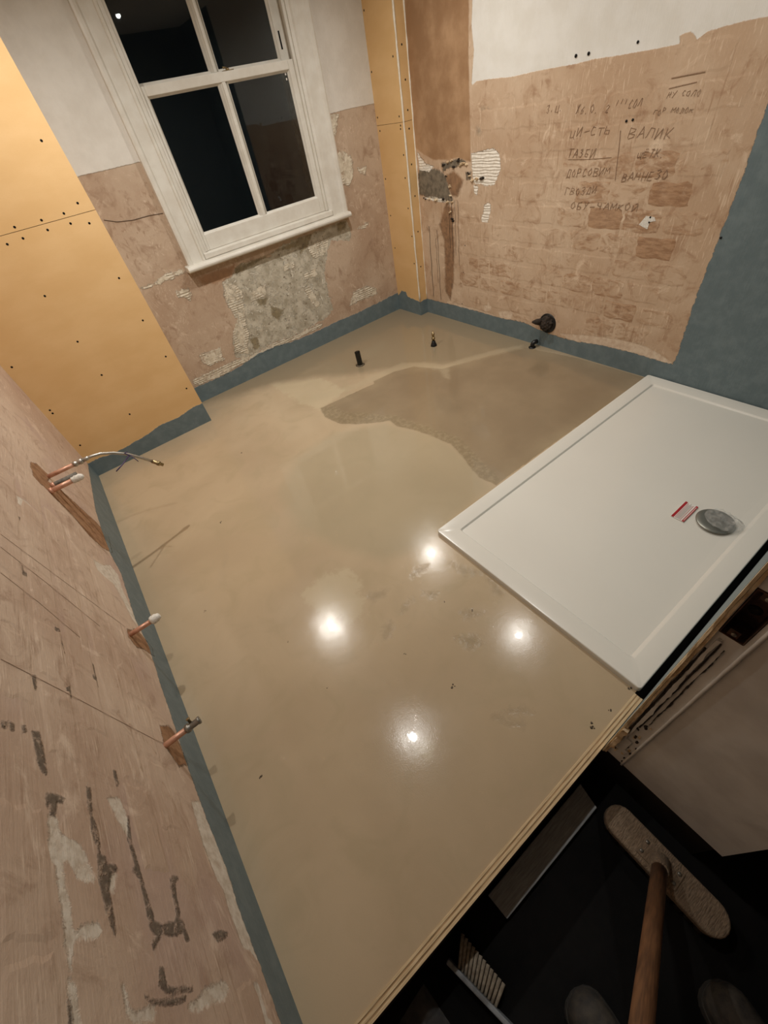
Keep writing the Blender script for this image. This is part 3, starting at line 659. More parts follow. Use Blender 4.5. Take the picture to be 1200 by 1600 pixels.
# window wall with its opening
WX0, WX1, WZ0, WZ1 = 1.235, 2.20, 0.79, 2.03
we = POLY['W_whiteedge']
wpaint = [(0.6, 2.6), (0.6, we[0][0][1])] + we[0] + [(1.4, 1.298), (2.2, 1.30)] + we[1] + [(2.9, 1.30), (2.9, 2.6)]
ww = sheet('wall_window', lines((XA - 0.02, WX0, 0.007), (WX0, WX1, 0.007), (WX1, XC, 0.007)),
           lines((-0.002, WZ0, 0.007), (WZ0, 1.4, 0.007), (1.4, WZ1, 0.04), (WZ1, CEIL, 0.04)), FR_W,
           {'blue': ([band(POLY['W_bluetop'][0], 0.6, 2.9)], 0), 'paint': ([wpaint], 0), 'dam': (POLY['W_dam'], 0), 'white': (POLY['W_white'], 0),
            'brown': (POLY['W_brown'], 0), 'olive': (POLY['W_olive'], 0)},
           M['wall_window'], hole=(WX0, WX1, WZ0, WZ1),
           backing=[(XA - 0.02, WX0, YB + 0.0005, YB + 0.25, ZH, CEIL), (WX1, XC, YB + 0.0005, YB + 0.25, ZH, CEIL),
                    (WX0, WX1, YB + 0.0005, YB + 0.25, ZH, WZ0), (WX0, WX1, YB + 0.0005, YB + 0.25, WZ1, CEIL)])
structure(ww, 'window wall with white paint above bare plaster and crumbling render', 'wall')
structure(MB().box(-0.12, XC + 0.12, -4.2, YB + 0.25, CEIL, CEIL + 0.1).build('ceiling', M['ceiling']), 'white painted ceiling', 'ceiling')

# chimney breast clad in two yellow boards
JZ = 1.184
wb = MB().box(-0.1, XA - 0.0125, 0.0125, YB + 0.2, 0, CEIL).build('wall_chimney_breast', M['hall_dark'])
structure(wb, 'chimney breast clad in yellow boards with dark screws', 'wall')
bt = POLY['B_bluetop'][0]
lo = sheet('board', lines((0, XA, 0.009)), lines((0, 0.3, 0.009), (0.3, JZ - 0.001, 0.03)), FR_B, {'blue': ([band(bt, -0.1, 0.9)], 0)}, M['board'],
           backing=[(0, XA, 0.0004, 0.0125, 0.0, JZ - 0.001)])
attach(lo, wb)
up = sheet('board', lines((0, XA, 0.03)), lines((JZ + 0.001, CEIL, 0.03)), FR_B, {'blue': ([[(-9, -9), (-9, -8), (-8, -8)]], 0)}, M['board'],
           backing=[(0, XA, 0.0004, 0.0125, JZ + 0.001, CEIL)])
attach(up, wb)
sd = sheet('side_board', lines((0.0126, YB, 0.02)), lines((0, 0.3, 0.01), (0.3, CEIL, 0.05)), lambda u, v, d: (XA + d, u, v),
           {'blue': ([band([(0, 0.13), (0.15, 0.12), (0.3, 0.12)], -0.1, 0.5)], 0)}, M['board'],
           backing=[(XA - 0.0125, XA - 0.0004, 0.0130, YB, 0, CEIL)])
attach(sd, wb)

# corner boxing (two yellow boards round a pipe run)
wp = MB().box(XP + 0.0125, XC, YP + 0.0125, YB, 0, CEIL).build('wall_corner_boxing', M['hall_dark'])
structure(wp, 'slim yellow boxed-in corner pillar with white corner beads', 'wall')
PJ = 1.192
pat = sorted(POLY['P_bluetopA'][0])
for z0, z1, st in ((0, PJ - 0.001, 0.01), (PJ + 0.001, CEIL, 0.06)):
    a = sheet('board', lines((YP, YB, 0.01)), lines((z0, min(z1, z0 + 0.3), st), (min(z1, z0 + 0.3), z1, 0.06)), FR_PA,
              {'blue': ([band(pat, -0.1, 0.5)], 0)}, M['board'], backing=[(XP + 0.0004, XP + 0.0125, YP + 0.0004, YB, z0, z1)], flip=True)
    attach(a, wp)
    a = sheet('board', lines((XP, XC, 0.01)), lines((z0, min(z1, z0 + 0.3), st), (min(z1, z0 + 0.3), z1, 0.06)), FR_PB,
              {'blue': ([band([(2.69, 0.105), (2.73, 0.112), (2.77, 0.108)], 2.5, 2.9)], 0)}, M['board'],
              backing=[(XP + 0.0004, XC, YP + 0.0004, YP + 0.0125, z0, z1)])
    attach(a, wp)
def wobble_strip(x, y, z0, z1, r, seed):
    R = random.Random(seed)
    n = 40
    return [(x + R.uniform(-1, 1) * 0.0012, y + R.uniform(-1, 1) * 0.0012, z0 + (z1 - z0) * i / n) for i in range(n + 1)]
MB().tube(wobble_strip(XP, YP, 0.11, CEIL, 0.004, 1), [0.0058 + 0.0012 * math.sin(i * 1.7) for i in range(41)], 8).build('corner_bead', M['bead'], wp)
MB().tube(wobble_strip(XC - 0.002, YP, 0.11, CEIL, 0.003, 2), [(0.0052 if i > 14 else 0.003) + 0.0015 * math.sin(i * 2.3) for i in range(41)], 8).build('caulk_line', M['bead'], wp)

# screws: one shared mesh, each a part of its board's wall
def screw_mesh(axis):
    mb = MB()
    mb.lathe([(-0.004, 0.0045), (0.0003, 0.0052), (0.0008, 0.0040), (0.0003, 0.0018)], (0, 0, 0), axis, 10)
    return mb.mesh('screw', M['screw'])
sm_y = screw_mesh((0, -1, 0)); sm_x = screw_mesh((-1, 0, 0))
def dot(me, loc, parent, sc=1.0):
    o = bpy.data.objects.new('screw', me); COL.objects.link(o)
    o.location = loc; o.scale = (sc, sc, sc)
    attach(o, parent)
for u, v in POLY['B_screws']:
    dot(sm_y, FR_B(u, v, 0), wb)
for u, v in POLY['PA_screws']:
    dot(sm_x, FR_PA(u, v, 0), wp)
for u, v in POLY['PB_screws']:
    dot(sm_y, FR_PB(u, v, 0), wp)

# partition beside the doorway, its end face seen from the opening
BX = (-2.783, -2.749, 0.715, 0.835)          # recess of the switch box (y0,y1,z0,z1)
pt = MB()
pt.box(XE + 0.001, XC, YH, YF, 0.0, BX[2]).box(XE + 0.001, XC, YH, YF, BX[3], CEIL)
pt.box(XE + 0.001, XC, YH, BX[0], BX[2], BX[3]).box(XE + 0.001, XC, BX[1], YF, BX[2], BX[3])
pt.box(XE + 0.05, XC, BX[0], BX[1], BX[2], BX[3])
wpt = pt.build('wall_partition', M['reveal_paint'])
structure(wpt, 'end of the partition wall in the doorway with broken plaster edge', 'wall')
# blue tanked room face of the partition
MB().box(XE + 0.012, XC, YF, YF + 0.003, 0.0, CEIL).build('tanked_face', simple('blue_tanking', BLUE1, BLUE2, 20, 0.6, bump=0.001), wpt)
structure(MB().box(XE + 0.012, XC, YH + 0.01, YF, ZH, -0.0).build('baseboard_partition', M['hall_dark']), 'dark bare strip below the partition plaster', 'baseboard')

# doorway head, hall shell
structure(MB().box(0.0, XE, YH, YF, 1.90, CEIL).build('wall_door_head', M['hall_wall']), 'painted wall over the doorway', 'wall')
structure(MB().box(-0.12, 2.6, -4.2, YF, ZH - 0.1, ZH).build('floor_hall', M['hall_floor']), 'black dusty sheet covering the hall floor', 'floor')
structure(MB().box(-0.12, 2.6, -4.3, -4.2, ZH, CEIL).build('wall_hall_end', M['hall_wall']), 'painted hall wall behind the doorway', 'wall')
structure(MB().box(2.5, 2.6, -4.2, YH, ZH, CEIL).build('wall_hall_side', M['hall_wall']), 'painted side wall of the hall', 'wall')

# broken plaster pieces on the partition's end face
def ragged_strip(y0, y1, z0, z1, d0, d1, seed, n=46, amp=0.004):
    """ragged plaster strip standing off the end face: four slowly wavering edges"""
    R = random.Random(seed)
    def wander(a):
        q = [R.uniform(-a, a) for _ in range(n + 7)]
        return [sum(q[i:i + 4]) / 2.4 + (R.uniform(-a, a) * 0.25) for i in range(n + 1)]
    wa, wb_, we_ = wander(amp), wander(amp * 0.5), wander(0.1 * (d1 - d0))
    vs, fs = [], []
    for i in range(n + 1):
        z = z0 + (z1 - z0) * i / n
        a = y0 + wa[i]; c = y1 + wb_[i]; e = d1 + we_[i]
        vs += [(XE - d0, a, z), (XE - e, a, z), (XE - d1 - 0.001, c, z), (XE - d0, c, z)]
    for i in range(n):
        for k in range(4):
            p = i * 4 + k; q = i * 4 + (k + 1) % 4
            fs.append((p, q, q + 4, p + 4))
    fs += [(0, 1, 2, 3), (n * 4 + 3, n * 4 + 2, n * 4 + 1, n * 4)]
    return MB().add(vs, fs)
ragged_strip(-2.7490, -2.7435, 0.0, 1.90, -0.01, 0.005, 3, 120, 0.0012).build('broken_plaster_edge', M['broken'], wpt)
ragged_strip(-2.7435, -2.7395, 0.0, 1.90, -0.02, 0.0075, 13, 90, 0.0005).build('plaster_lip', M['lip'], wpt)
ragged_strip(-2.7615, -2.7555, 0.16, 0.70, -0.002, 0.0045, 5, 40, 0.0025).build('plaster_ridge', M['reveal_paint'], wpt)
ragged_strip(-2.7555, -2.7505, 0.20, 0.66, -0.004, 0.0012, 6, 40, 0.0018).build('plaster_cavity', M['cavity'], wpt)
ragged_strip(-2.7645, -2.7618, 0.26, 0.69, -0.004, 0.0012, 7, 40, 0.0008).build('plaster_crack', M['cavity'], wpt)
ragged_strip(-2.7725, -2.7710, 0.30, 0.68, -0.004, 0.0011, 8, 40, 0.0022).build('plaster_crack', M['cavity'], wpt)
ragged_strip(-2.7535, -2.7435, 0.08, 0.22, -0.01, 0.014, 9, 16, 0.003).build('wood_splinter', M['broken'], wpt)
MB().tube([(XE - 0.001, -2.791 + random.uniform(-1, 1) * 0.0003, 0.0 + 1.90 * i / 60) for i in range(61)], 0.0030, 8).build('corner_bead', M['reveal_paint'], wpt)
# scabs and chips
for k in range(26):
    y = random.uniform(-2.788, -2.752); z = random.uniform(0.02, 0.30)
    r = random.uniform(0.0015, 0.0045)
    n = 7
    P = [(y + r * random.uniform(0.5, 1.2) * math.cos(2 * math.pi * i / n), z + 2.4 * r * random.uniform(0.5, 1.2) * math.sin(2 * math.pi * i / n)) for i in range(n)]
    MB().prism(P, lambda u, v, d: (XE - d, u, v), -0.001, 0.0014).build('plaster_chip', M['cavity'] if k % 3 else M['broken'], wpt)
# hinge housing left in the plaster
hp = MB()
hp.prism([(-2.744, 0.075), (-2.780, 0.075), (-2.782, 0.10), (-2.774, 0.10), (-2.774, 0.165), (-2.744, 0.165)], lambda u, v, d: (XE - d, u, v), -0.001, 0.003)
hp.build('hinge_plate', M['reveal_paint'], wpt, 0.0008)
# metal switch box let into the end face
bxp = thing('switch_back_box', (XE, -2.766, 0.775), 'rusty metal switch back box sunk in the broken plaster beside the shower tray', 'back box')
t_ = 0.0015
sh = MB()
y0, y1, z0, z1 = BX
y0 += 0.001; y1 -= 0.001; z0 += 0.001; z1 -= 0.001
sh.box(XE + 0.038, XE + 0.0395, y0, y1, z0, z1)
sh.box(XE - 0.001, XE + 0.038, y0, y0 + t_, z0, z1).box(XE - 0.001, XE + 0.038, y1 - t_, y1, z0, z1)
sh.box(XE - 0.001, XE + 0.038, y0 + t_, y1 - t_, z0, z0 + t_).box(XE - 0.001, XE + 0.038, y0 + t_, y1 - t_, z1 - t_, z1)
sh.build('box_shell', M['rust'], bxp)
for z in (z0 + 0.010, z1 - 0.010):
    lug = MB().box(XE + 0.002, XE + 0.0035, y0 + 0.010, y1 - 0.008, z - 0.008, z + 0.008).build('fixing_lug', M['rust'], bxp)
    MB().lathe([(0, 0.0034), (0.003, 0.0034), (0.003, 0.0018), (0.001, 0.0012)], (XE + 0.002, (y0 + y1) / 2, z), (-1, 0, 0), 12).build('screw_boss', M['grey_metal'], lug)
for zc in (z0 + 0.038, z0 + 0.078):
    MB().lathe([(0, 0.009), (0.002, 0.009), (0.002, 0.007), (0.0005, 0.007)], (XE + 0.038, (y0 + y1) / 2, zc), (-1, 0, 0), 16).build('knockout', M['cavity'], bxp)

# plywood upright holding the screed at the doorway: five veneers on edge
ply = thing('plywood_upright', (0.57, (YT - 0.0125), ZH), 'raw plywood board on edge holding back the wet floor at the doorway', 'plywood')
yy = YT
for k, (wd, dz) in enumerate(((0.0055, 0.002), (0.0035, 0.0008), (0.0060, 0.0022), (0.0035, 0.0006), (0.0060, 0.0016))):
    R = random.Random(20 + k)
    n = 40
    vs, fs = [], []
    for i in range(n + 1):
        x = 0.003 + (1.140 - 0.003) * i / n
        zt = dz + R.uniform(-0.0008, 0.0008)
        vs += [(x, yy, -0.12), (x, yy, zt), (x, yy - wd, zt), (x, yy - wd, -0.12)]
    for i in range(n):
        for q in range(4):
            a = i * 4 + q; b = i * 4 + (q + 1) % 4
            fs.append((a, b, b + 4, a + 4))
    fs += [(0, 1, 2, 3), (n * 4 + 3, n * 4 + 2, n * 4 + 1, n * 4)]
    MB().add(vs, fs).build('veneer', M['ply_light'] if k % 2 == 0 else M['ply_dark'], ply)
    yy -= wd
MB().box(0.003, 1.14, YT - 0.0245, YT, ZH, -0.12).build('lower_batten', M['hall_dark'], ply)

# ------------------------------------------------------------------ bricks showing through the skim
def brick_mesh(name, w, h, mat, horiz, seed):
    """thin proud brick face with worn, uneven outline; local u along the wall, v up, face towards the room"""
    R = random.Random(seed)
    out = []
    N = 5
    for side in range(4):
        for i in range(N):
            t = i / N
            x, y = [(-w / 2 + w * t, -h / 2), (w / 2, -h / 2 + h * t), (w / 2 - w * t, h / 2), (-w / 2, h / 2 - h * t)][side]
            if i == 0:
                x *= 0.965; y *= 0.93
            out.append((x + R.uniform(-1, 1) * 0.006, y + R.uniform(-1, 1) * 0.0055))
    n = len(out)
    ring2 = [(x * 0.90, y * 0.80) for x, y in out]
    vs = [(0, x, y) for x, y in out] + [(horiz * 0.0011, x, y) for x, y in ring2]
    fs = [(i, (i + 1) % n, n + (i + 1) % n, n + i) for i in range(n)] + [tuple(range(n, 2 * n))]
    return MB().add(vs, fs).mesh(name, mat)
def outside(polys, u, v, w, h, margin=0.006):
    U = np.array([u + a * w / 2 for a in (-1, 0, 1) for _ in range(3)]); V = np.array([v + b * h / 2 for _ in range(3) for b in (-1, 0, 1)])
    return sdf(polys, U, V).max() < -margin
BH = 0.1035
rm = [brick_mesh('brick', 0.178, 0.089, M['brick_right'], -1, 40 + k) for k in range(5)]
avoid = [rblue, rwhite, rbrown] + POLY['R_fill'][:3] + POLY['R_fill'][4:] + POLY['R_chan'] + POLY['R_dark'] + [[(-1.06, 0.08), (-1.22, 0.08), (-1.22, 0.24), (-1.06, 0.24)]]
STRONG = {(-1.609, 0.632): 1.0, (-1.32, 0.72): 0.8}
for r in range(12):
    zc = 0.8345 - BH * 7 + BH * r
    off = 0.0 if r % 2 else 0.094
    for k in range(10):
        yc = -0.36 - off - 0.188 * k
        if not outside(avoid, yc, zc, 0.178, 0.089):
            continue
        s = 0.16 + 0.72 * math.exp(-((yc + 1.60) / 0.42) ** 2 - ((zc - 0.78) / 0.19) ** 2) + 0.34 * math.exp(-((zc - 0.30) / 0.2) ** 2)
        s *= random.uniform(0.55, 1.3)
        if zc > 1.0:
            s *= 0.35
        if abs(zc - 0.6275) < 0.01 and abs(yc + 1.60) < 0.11:
            s = 1.0
        if abs(zc - 0.731) < 0.01 and abs(yc + 1.32) < 0.10:
            s = 0.9
        o = bpy.data.objects.new('brick', rm[(r * 3 + k) % 5]); COL.objects.link(o)
        o.location = (XC + 0.0001, yc, zc); o.color = (min(1, s), 0, 0, 1)
        attach(o, wr)
lm = [brick_mesh('brick', 0.172, 0.090, M['brick_left'], 1, 60 + k) for k in range(5)]
avoidl = [band(lb, 0.05, -2.75)] + POLY['L_dark'] + POLY['L_white'] + POLY['L_brown']
for r in range(6):
    zc = 0.222 + 0.104 * r
    off = 0.0 if r % 2 else 0.09
    for k in range(11):
        yc = -0.90 - off - 0.182 * k
        if yc < -2.66 or not outside(avoidl, yc, zc, 0.172, 0.09, 0.002):
            continue
        o = bpy.data.objects.new('brick', lm[(r * 3 + k) % 5]); COL.objects.link(o)
        o.location = (-0.0001, yc, zc); o.color = (random.uniform(0.0, 0.28) * (1.0 if yc < -1.8 else 0.4), 0, 0, 1)
        attach(o, wl)

# ------------------------------------------------------------------ writing and pencil lines
GLYPH = {
 'В': [[(0, 0), (0, 1), (.55, .9), (.6, .65), (0, .52), (.65, .4), (.65, .1), (0, 0)]],
 'А': [[(0, 0), (.4, 1), (.75, 0)], [(.12, .35), (.65, .38)]],
 'Л': [[(0, .05), (.15, .1), (.35, .95), (.7, .9), (.7, 0)]],
 'И': [[(0, 1), (.02, 0), (.6, .95), (.62, 0)]],
 'К': [[(0, 0), (.05, 1)], [(.6, 1), (.08, .45), (.65, 0)]],
 'Щ': [[(0, .8), (.0, .1), (.35, .1), (.35, .8)], [(.35, .1), (.7, .1), (.7, .8)], [(.7, .1), (.85, -.15)]],
 'Ё': [[(.6, .9), (0, 1), (0, 0), (.6, .05)], [(0, .5), (.5, .5)], [(.15, 1.2), (.2, 1.25)], [(.4, 1.2), (.45, 1.25)]],
 'Е': [[(.6, .95), (0, 1), (0, 0), (.6, .05)], [(0, .5), (.5, .5)]],
 'Т': [[(0, 1), (.75, .95)], [(.38, 1), (.33, 0)]],
 'Н': [[(0, 0), (.03, 1)], [(.6, 0), (.62, 1)], [(0, .45), (.6, .52)]],
 'З': [[(0, .9), (.4, 1), (.5, .75), (.15, .52), (.55, .35), (.4, 0), (0, .08)]],
 'О': [[(.3, 1), (0, .6), (.1, .1), (.45, 0), (.6, .45), (.3, 1)]],
 'Б': [[(.6, 1), (.05, .95), (0, .0), (.5, .05), (.55, .4), (.02, .5)]],
 'Г': [[(0, 0), (.03, 1), (.6, .95)]],
 'Д': [[(0, -.15), (.05, .05), (.7, .05), (.75, -.15)], [(.12, .05), (.3, 1), (.6, .95), (.62, .05)]],
 'Р': [[(0, 0), (.03, 1), (.5, .9), (.5, .6), (.03, .48)]],
 'С': [[(.55, .9), (.25, 1), (0, .5), (.2, 0), (.6, .12)]],
 'М': [[(0, 0), (.08, 1), (.38, .4), (.7, 1), (.78, 0)]],
 'У': [[(0, 1), (.3, .45)], [(.65, 1), (.15, -.1)]],
 'Ч': [[(0, 1), (.05, .55), (.5, .5)], [(.55, 1), (.5, 0)]],
 'Й': [[(0, 1), (.02, 0), (.6, .95), (.62, 0)], [(.15, 1.2), (.35, 1.15), (.5, 1.25)]],
 'Ц': [[(0, 1), (0, .05), (.6, .05), (.6, 1)], [(.6, .05), (.72, -.2)]],
 'Ж': [[(0, 0), (.7, 1)], [(0, 1), (.7, 0)], [(.35, 1), (.33, 0)]],
 'Ь': [[(0, 1), (0, 0), (.5, .05), (.5, .4), (0, .5)]],
 '3': [[(0, .9), (.4, 1), (.5, .75), (.15, .52), (.55, .35), (.4, 0), (0, .08)]],
 '2': [[(0, .8), (.25, 1), (.55, .75), (.0, 0), (.6, .05)]],
 '6': [[(.5, 1), (.05, .5), (.1, 0), (.5, .05), (.5, .45), (.08, .45)]],
 '-': [[(0, .45), (.7, .5)]],
 "'": [[(.1, 1.1), (.0, .5)]],
 '.': [[(.1, 0), (.18, .06)]],
 'I': [[(.1, 1), (.05, 0)]],
}
def ribbon(mb, pts, w, fr, d=0.0028):
    """flat pencil stroke: thin raised strip along a polyline on a wall"""
    for (a, b) in zip(pts[:-1], pts[1:]):
        du, dv = b[0] - a[0], b[1] - a[1]
        L = math.hypot(du, dv)
        if L < 1e-6:
            continue
        nu, nv = -dv / L * w / 2, du / L * w / 2
        eu, ev = du / L * w * 0.3, dv / L * w * 0.3
        mb.prism([(a[0] - eu + nu, a[1] - ev + nv), (a[0] - eu - nu, a[1] - ev - nv), (b[0] + eu - nu, b[1] + ev - nv), (b[0] + eu + nu, b[1] + ev + nv)], fr, 0.0015, d)
def write(txt, start, end, size, seed, w=0.0022):
    """handwriting on the right wall; reading direction runs towards -y"""
    R = random.Random(seed)
    mb = MB()
    L = start[0] - end[0]
    adv = L / max(1, len(txt))
    for i, ch in enumerate(txt):
        if ch == ' ':
            continue
        base = start[1] + (end[1] - start[1]) * i / max(1, len(txt)) + R.uniform(-0.003, 0.003)
        sz = size * R.uniform(0.85, 1.1)
        for st in GLYPH[ch]:
            P = [(start[0] - adv * i - adv * 0.98 * x - 0.22 * sz * y + R.uniform(-1, 1) * 0.0022, base + sz * y + R.uniform(-1, 1) * 0.0022) for x, y in st]
            ribbon(mb, P, w * R.uniform(0.5, 0.95), FR_R)
    return mb.build('pencil_writing', M['pencil'], wr)
write('3.Ц.', (-0.984, 1.150), (-1.085, 1.145), 0.026, 1, 0.0017)
write('Ж6.О. 2', (-1.149, 1.132), (-1.323, 1.124), 0.026, 2, 0.0019)
write("'''СОЛ", (-1.345, 1.136), (-1.464, 1.130), 0.024, 3, 0.0018)
write('ЦИ-СТЬ', (-1.134, 1.050), (-1.350, 1.056), 0.030, 4)
write('ВАЛИК', (-1.430, 1.032), (-1.627, 1.024), 0.032, 5, 0.0026)
write('ТАЗБИ', (-1.136, 0.974), (-1.290, 0.972), 0.032, 6)
write('ЩЁТК.', (-1.491, 0.966), (-1.618, 0.966), 0.026, 7, 0.0024)
write('ДОРСОВИМ', (-1.143, 0.900), (-1.379, 0.906), 0.030, 8)
write('ВАННЕЗО', (-1.440, 0.882), (-1.653, 0.894), 0.030, 9, 0.0026)
write('ГВОЗДИ', (-1.149, 0.826), (-1.330, 0.836), 0.030, 10)
write('ОБУ-ЧАМКОЙ', (-1.192, 0.768), (-1.559, 0.772), 0.028, 11)
write('НУ СОЛО', (-1.560, 1.150), (-1.690, 1.146), 0.016, 12, 0.0013)
write('ГОР МОЛОК', (-1.520, 1.105), (-1.680, 1.100), 0.014, 13, 0.0013)
mb = MB()
ribbon(mb, [(-1.389, 1.061), (-1.398, 1.0), (-1.404, 0.94), (-1.410, 0.886)], 0.0022, FR_R)
ribbon(mb, [(-1.14, 0.968), (-1.25, 0.966), (-1.37, 0.970)], 0.0014, FR_R)
ribbon(mb, [(-1.56, 1.205), (-1.62, 1.207), (-1.68, 1.209)], 0.0024, FR_R)
ribbon(mb, [(-1.56, 1.176), (-1.61, 1.180), (-1.66, 1.184)], 0.0024, FR_R)
mb.build('pencil_line', M['pencil'], wr)
for poly in POLY['L_lines']:
    mb = MB()
    ribbon(mb, poly, 0.0013, FR_L, 0.0018)
    mb.build('pencil_line', M['pencil_faint'], wl)
mb = MB()
ribbon(mb, POLY['W_crack'][0], 0.0024, FR_W, 0.0022)
mb.build('plaster_crack', M['crack'], ww)
# vertical scores in the bare strip beside the boxing
for y, z0, z1, w in ((-0.06, 0.14, 0.62, 0.004), (-0.145, 0.13, 0.60, 0.003), (-0.125, 0.25, 0.55, 0.002), (-0.30, 0.42, 0.80, 0.003), (-0.33, 0.46, 0.78, 0.002), (-0.275, 0.5, 0.8, 0.0025), (-0.36, 0.4, 0.78, 0.002)):
    mb = MB()
    ribbon(mb, [(y + 0.003 * math.sin(k * 2.1 + y * 60), z0 + (z1 - z0) * k / 8) for k in range(9)], w, FR_R, 0.0018)
    mb.build('plaster_score', M['crack'], wr)
# broken lumps round the hacked-out block beside the boxing
for k, (y, z) in enumerate(POLY['R_crumbs']):
    R = random.Random(300 + k)
    mb = MB()
    for q in range(2):
        cy = y + R.uniform(-0.012, 0.012); cz = z + R.uniform(-0.006, 0.006); r = R.uniform(0.006, 0.014)
        n = 7
        ring = [(cy + r * 1.5 * R.uniform(0.6, 1.2) * math.cos(6.283 * i / n), cz + r * 0.7 * R.uniform(0.6, 1.2) * math.sin(6.283 * i / n)) for i in range(n)]
        mb.add([FR_R(u, v, -0.002) for u, v in ring] + [FR_R(cy + (u - cy) * 0.5, cz + (v - cz) * 0.5, r * R.uniform(0.5, 0.9)) for u, v in ring],
               [(i, (i + 1) % n, n + (i + 1) % n, n + i) for i in range(n)] + [tuple(range(n, 2 * n)), tuple(range(n))[::-1]])
    mb.build('plaster_lump', M['broken'] if k % 3 else M['cavity'], wr)
MB().prism(POLY['R_fill'][3], FR_R, 0.0, 0.0026).build('filler_patch', M['ptfe'], wr)
# drilled holes on the right wall
hm = MB().lathe([(-0.003, 0.005), (0.0024, 0.0062), (0.0026, 0.0045), (0.001, 0.003)], (0, 0, 0), (-1, 0, 0), 10).mesh('drilled_hole', M['black_plastic'])
for y, z, s in ((-1.408, 1.091, 0.8), (-1.436, 1.093, 0.8), (-1.619, 0.749, 0.7), (-1.619, 0.729, 0.7), (-1.114, 1.321, 1.0), (-1.176, 1.320, 1.0), (-1.391, 1.323, 0.8), (-1.937, 0.691, 0.8), (-0.42, 0.53, 0.5), (-0.40, 0.36, 0.5), (-0.38, 0.14, 0.5)):
    o = bpy.data.objects.new('drilled_hole', hm); COL.objects.link(o)
    o.location = (XC - 0.001, y, z); o.scale = (s, s, s)
    attach(o, wr)

# ------------------------------------------------------------------ sash window
win = bpy.data.objects.new('window_1', None); COL.objects.link(win)
win.location = (1.72, YB, 0.77)
structure(win, 'white painted four-pane sash window showing black night outside', 'window')
PROF = [(0, -0.002), (0, .030), (.010, .034), (.024, .032), (.034, .022), (.046, .020), (.096, .018), (.100, .025), (.112, .025), (.119, .014), (.137, .011), (.137, -.03)]
def architrave(x_out, x_in, z0, z1):
    s = (x_in - x_out) / 0.137
    poly = [(x_out + t * s, d) for t, d in PROF]
    return MB().prism(poly, lambda u, v, d: (u, YB - v, d), z0, z1)
architrave(1.1186, 1.2555, 0.80, 2.045).build('architrave', M['gloss_white'], win)
architrave(2.3222, 2.1800, 0.80, 2.045).build('architrave', M['gloss_white'], win)
MB().prism([(2.095 - t * 0 - t * 0.75, d) for t, d in PROF], lambda u, v, d: (d, YB - v, u), 1.1186, 2.3222).build('architrave', M['gloss_white'], win)
# box frame lining
fm = MB()
fm.box(WX0, 1.2545, YB, YB + 0.14, WZ0, WZ1).box(2.1805, WX1, YB, YB + 0.14, WZ0, WZ1).box(1.2545, 2.1805, YB, YB + 0.14, 2.005, WZ1)
fm.box(1.2545, 2.1805, YB - 0.002, YB + 0.16, WZ0, 0.8385)
fm.build('box_frame', M['gloss_white'], win, 0.002)
for x in (1.2545, 2.1625):
    MB().box(x, x + 0.018, YB - 0.004, YB + 0.012, 0.8385, 2.005).build('staff_bead', M['gloss_white'], win, 0.004)
sl = MB().prism([(-0.058, 0.772), (-0.066, 0.778), (-0.068, 0.788), (-0.064, 0.798), (-0.054, 0.803), (-0.006, 0.806), (0.0, 0.806), (0.0, 0.772)],
                lambda u, v, d: (d, YB + u, v), 1.098, 2.326)
sl.build('sill', M['gloss_white'], win, 0.003)
MB().box(1.236, 2.20, YB - 0.026, YB - 0.0025, 0.806, 0.8385).build('sill_fillet', M['gloss_white'], win, 0.006)
def frame_rect(x0, x1, z0, z1, px0, px1, bx0, bx1, pz0, pz1, y0, y1):
    mb = MB()
    mb.box(x0, px0, y0, y1, z0, z1).box(px1, x1, y0, y1, z0, z1)
    mb.box(px0, px1, y0, y1, z0, pz0).box(px0, px1, y0, y1, pz1, z1)
    return mb
def sash(name, x0, x1, z0, z1, px0, px1, bx0, bx1, pz0, pz1, y0, y1):
    s = frame_rect(x0, x1, z0, z1, px0, px1, bx0, bx1, pz0, pz1, y0, y1).build(name, M['gloss_white'], win, 0.003)
    MB().prism([(bx0, y1 - 0.004), (bx0, y0 + 0.016), (bx0 + 0.012, y0 + 0.004), (bx0 + 0.014, y0), (bx1 - 0.014, y0), (bx1 - 0.012, y0 + 0.004), (bx1, y0 + 0.016), (bx1, y1 - 0.004)],
               lambda u, v, d: (u, v, d), pz0, pz1).build('glazing_bar', M['gloss_white'], s)
    # glazing mouldings round the panes
    for a, b in ((px0, bx0), (bx1, px1)):
        md = MB()
        m = 0.009
        for q in (((a, pz0), (b, pz0), (b - m, pz0 + m), (a + m, pz0 + m)), ((a, pz1), (a + m, pz1 - m), (b - m, pz1 - m), (b, pz1)),
                  ((a, pz0), (a + m, pz0 + m), (a + m, pz1 - m), (a, pz1)), ((b, pz0), (b, pz1), (b - m, pz1 - m), (b - m, pz0 + m))):
            vs = [(q[i][0], y0 + (0.006 if q[i] in ((a, pz0), (b, pz0), (a, pz1), (b, pz1)) else 0.018), q[i][1]) for i in range(4)]
            vb = [(x, y0 + 0.022, z) for x, _, z in vs]
            md.add(vs + vb, [(0, 1, 2, 3), (7, 6, 5, 4), (0, 4, 5, 1), (1, 5, 6, 2), (2, 6, 7, 3), (3, 7, 4, 0)])
        md.build('glazing_moulding', M['gloss_white'], s)
        MB().box(a, b, y0 + 0.021, y0 + 0.0245, pz0, pz1).build('pane', M['glass'], s)
    return s
ls = sash('lower_sash', 1.2550, 2.1800, 0.8390, 1.5570, 1.294, 2.130, 1.692, 1.737, 0.922, 1.519, YB + 0.012, YB + 0.052)
us_ = sash('upper_sash', 1.2550, 2.1800, 1.5230, 2.0040, 1.280, 2.118, 1.686, 1.727, 1.562, 1.962, YB + 0.058, YB + 0.098)
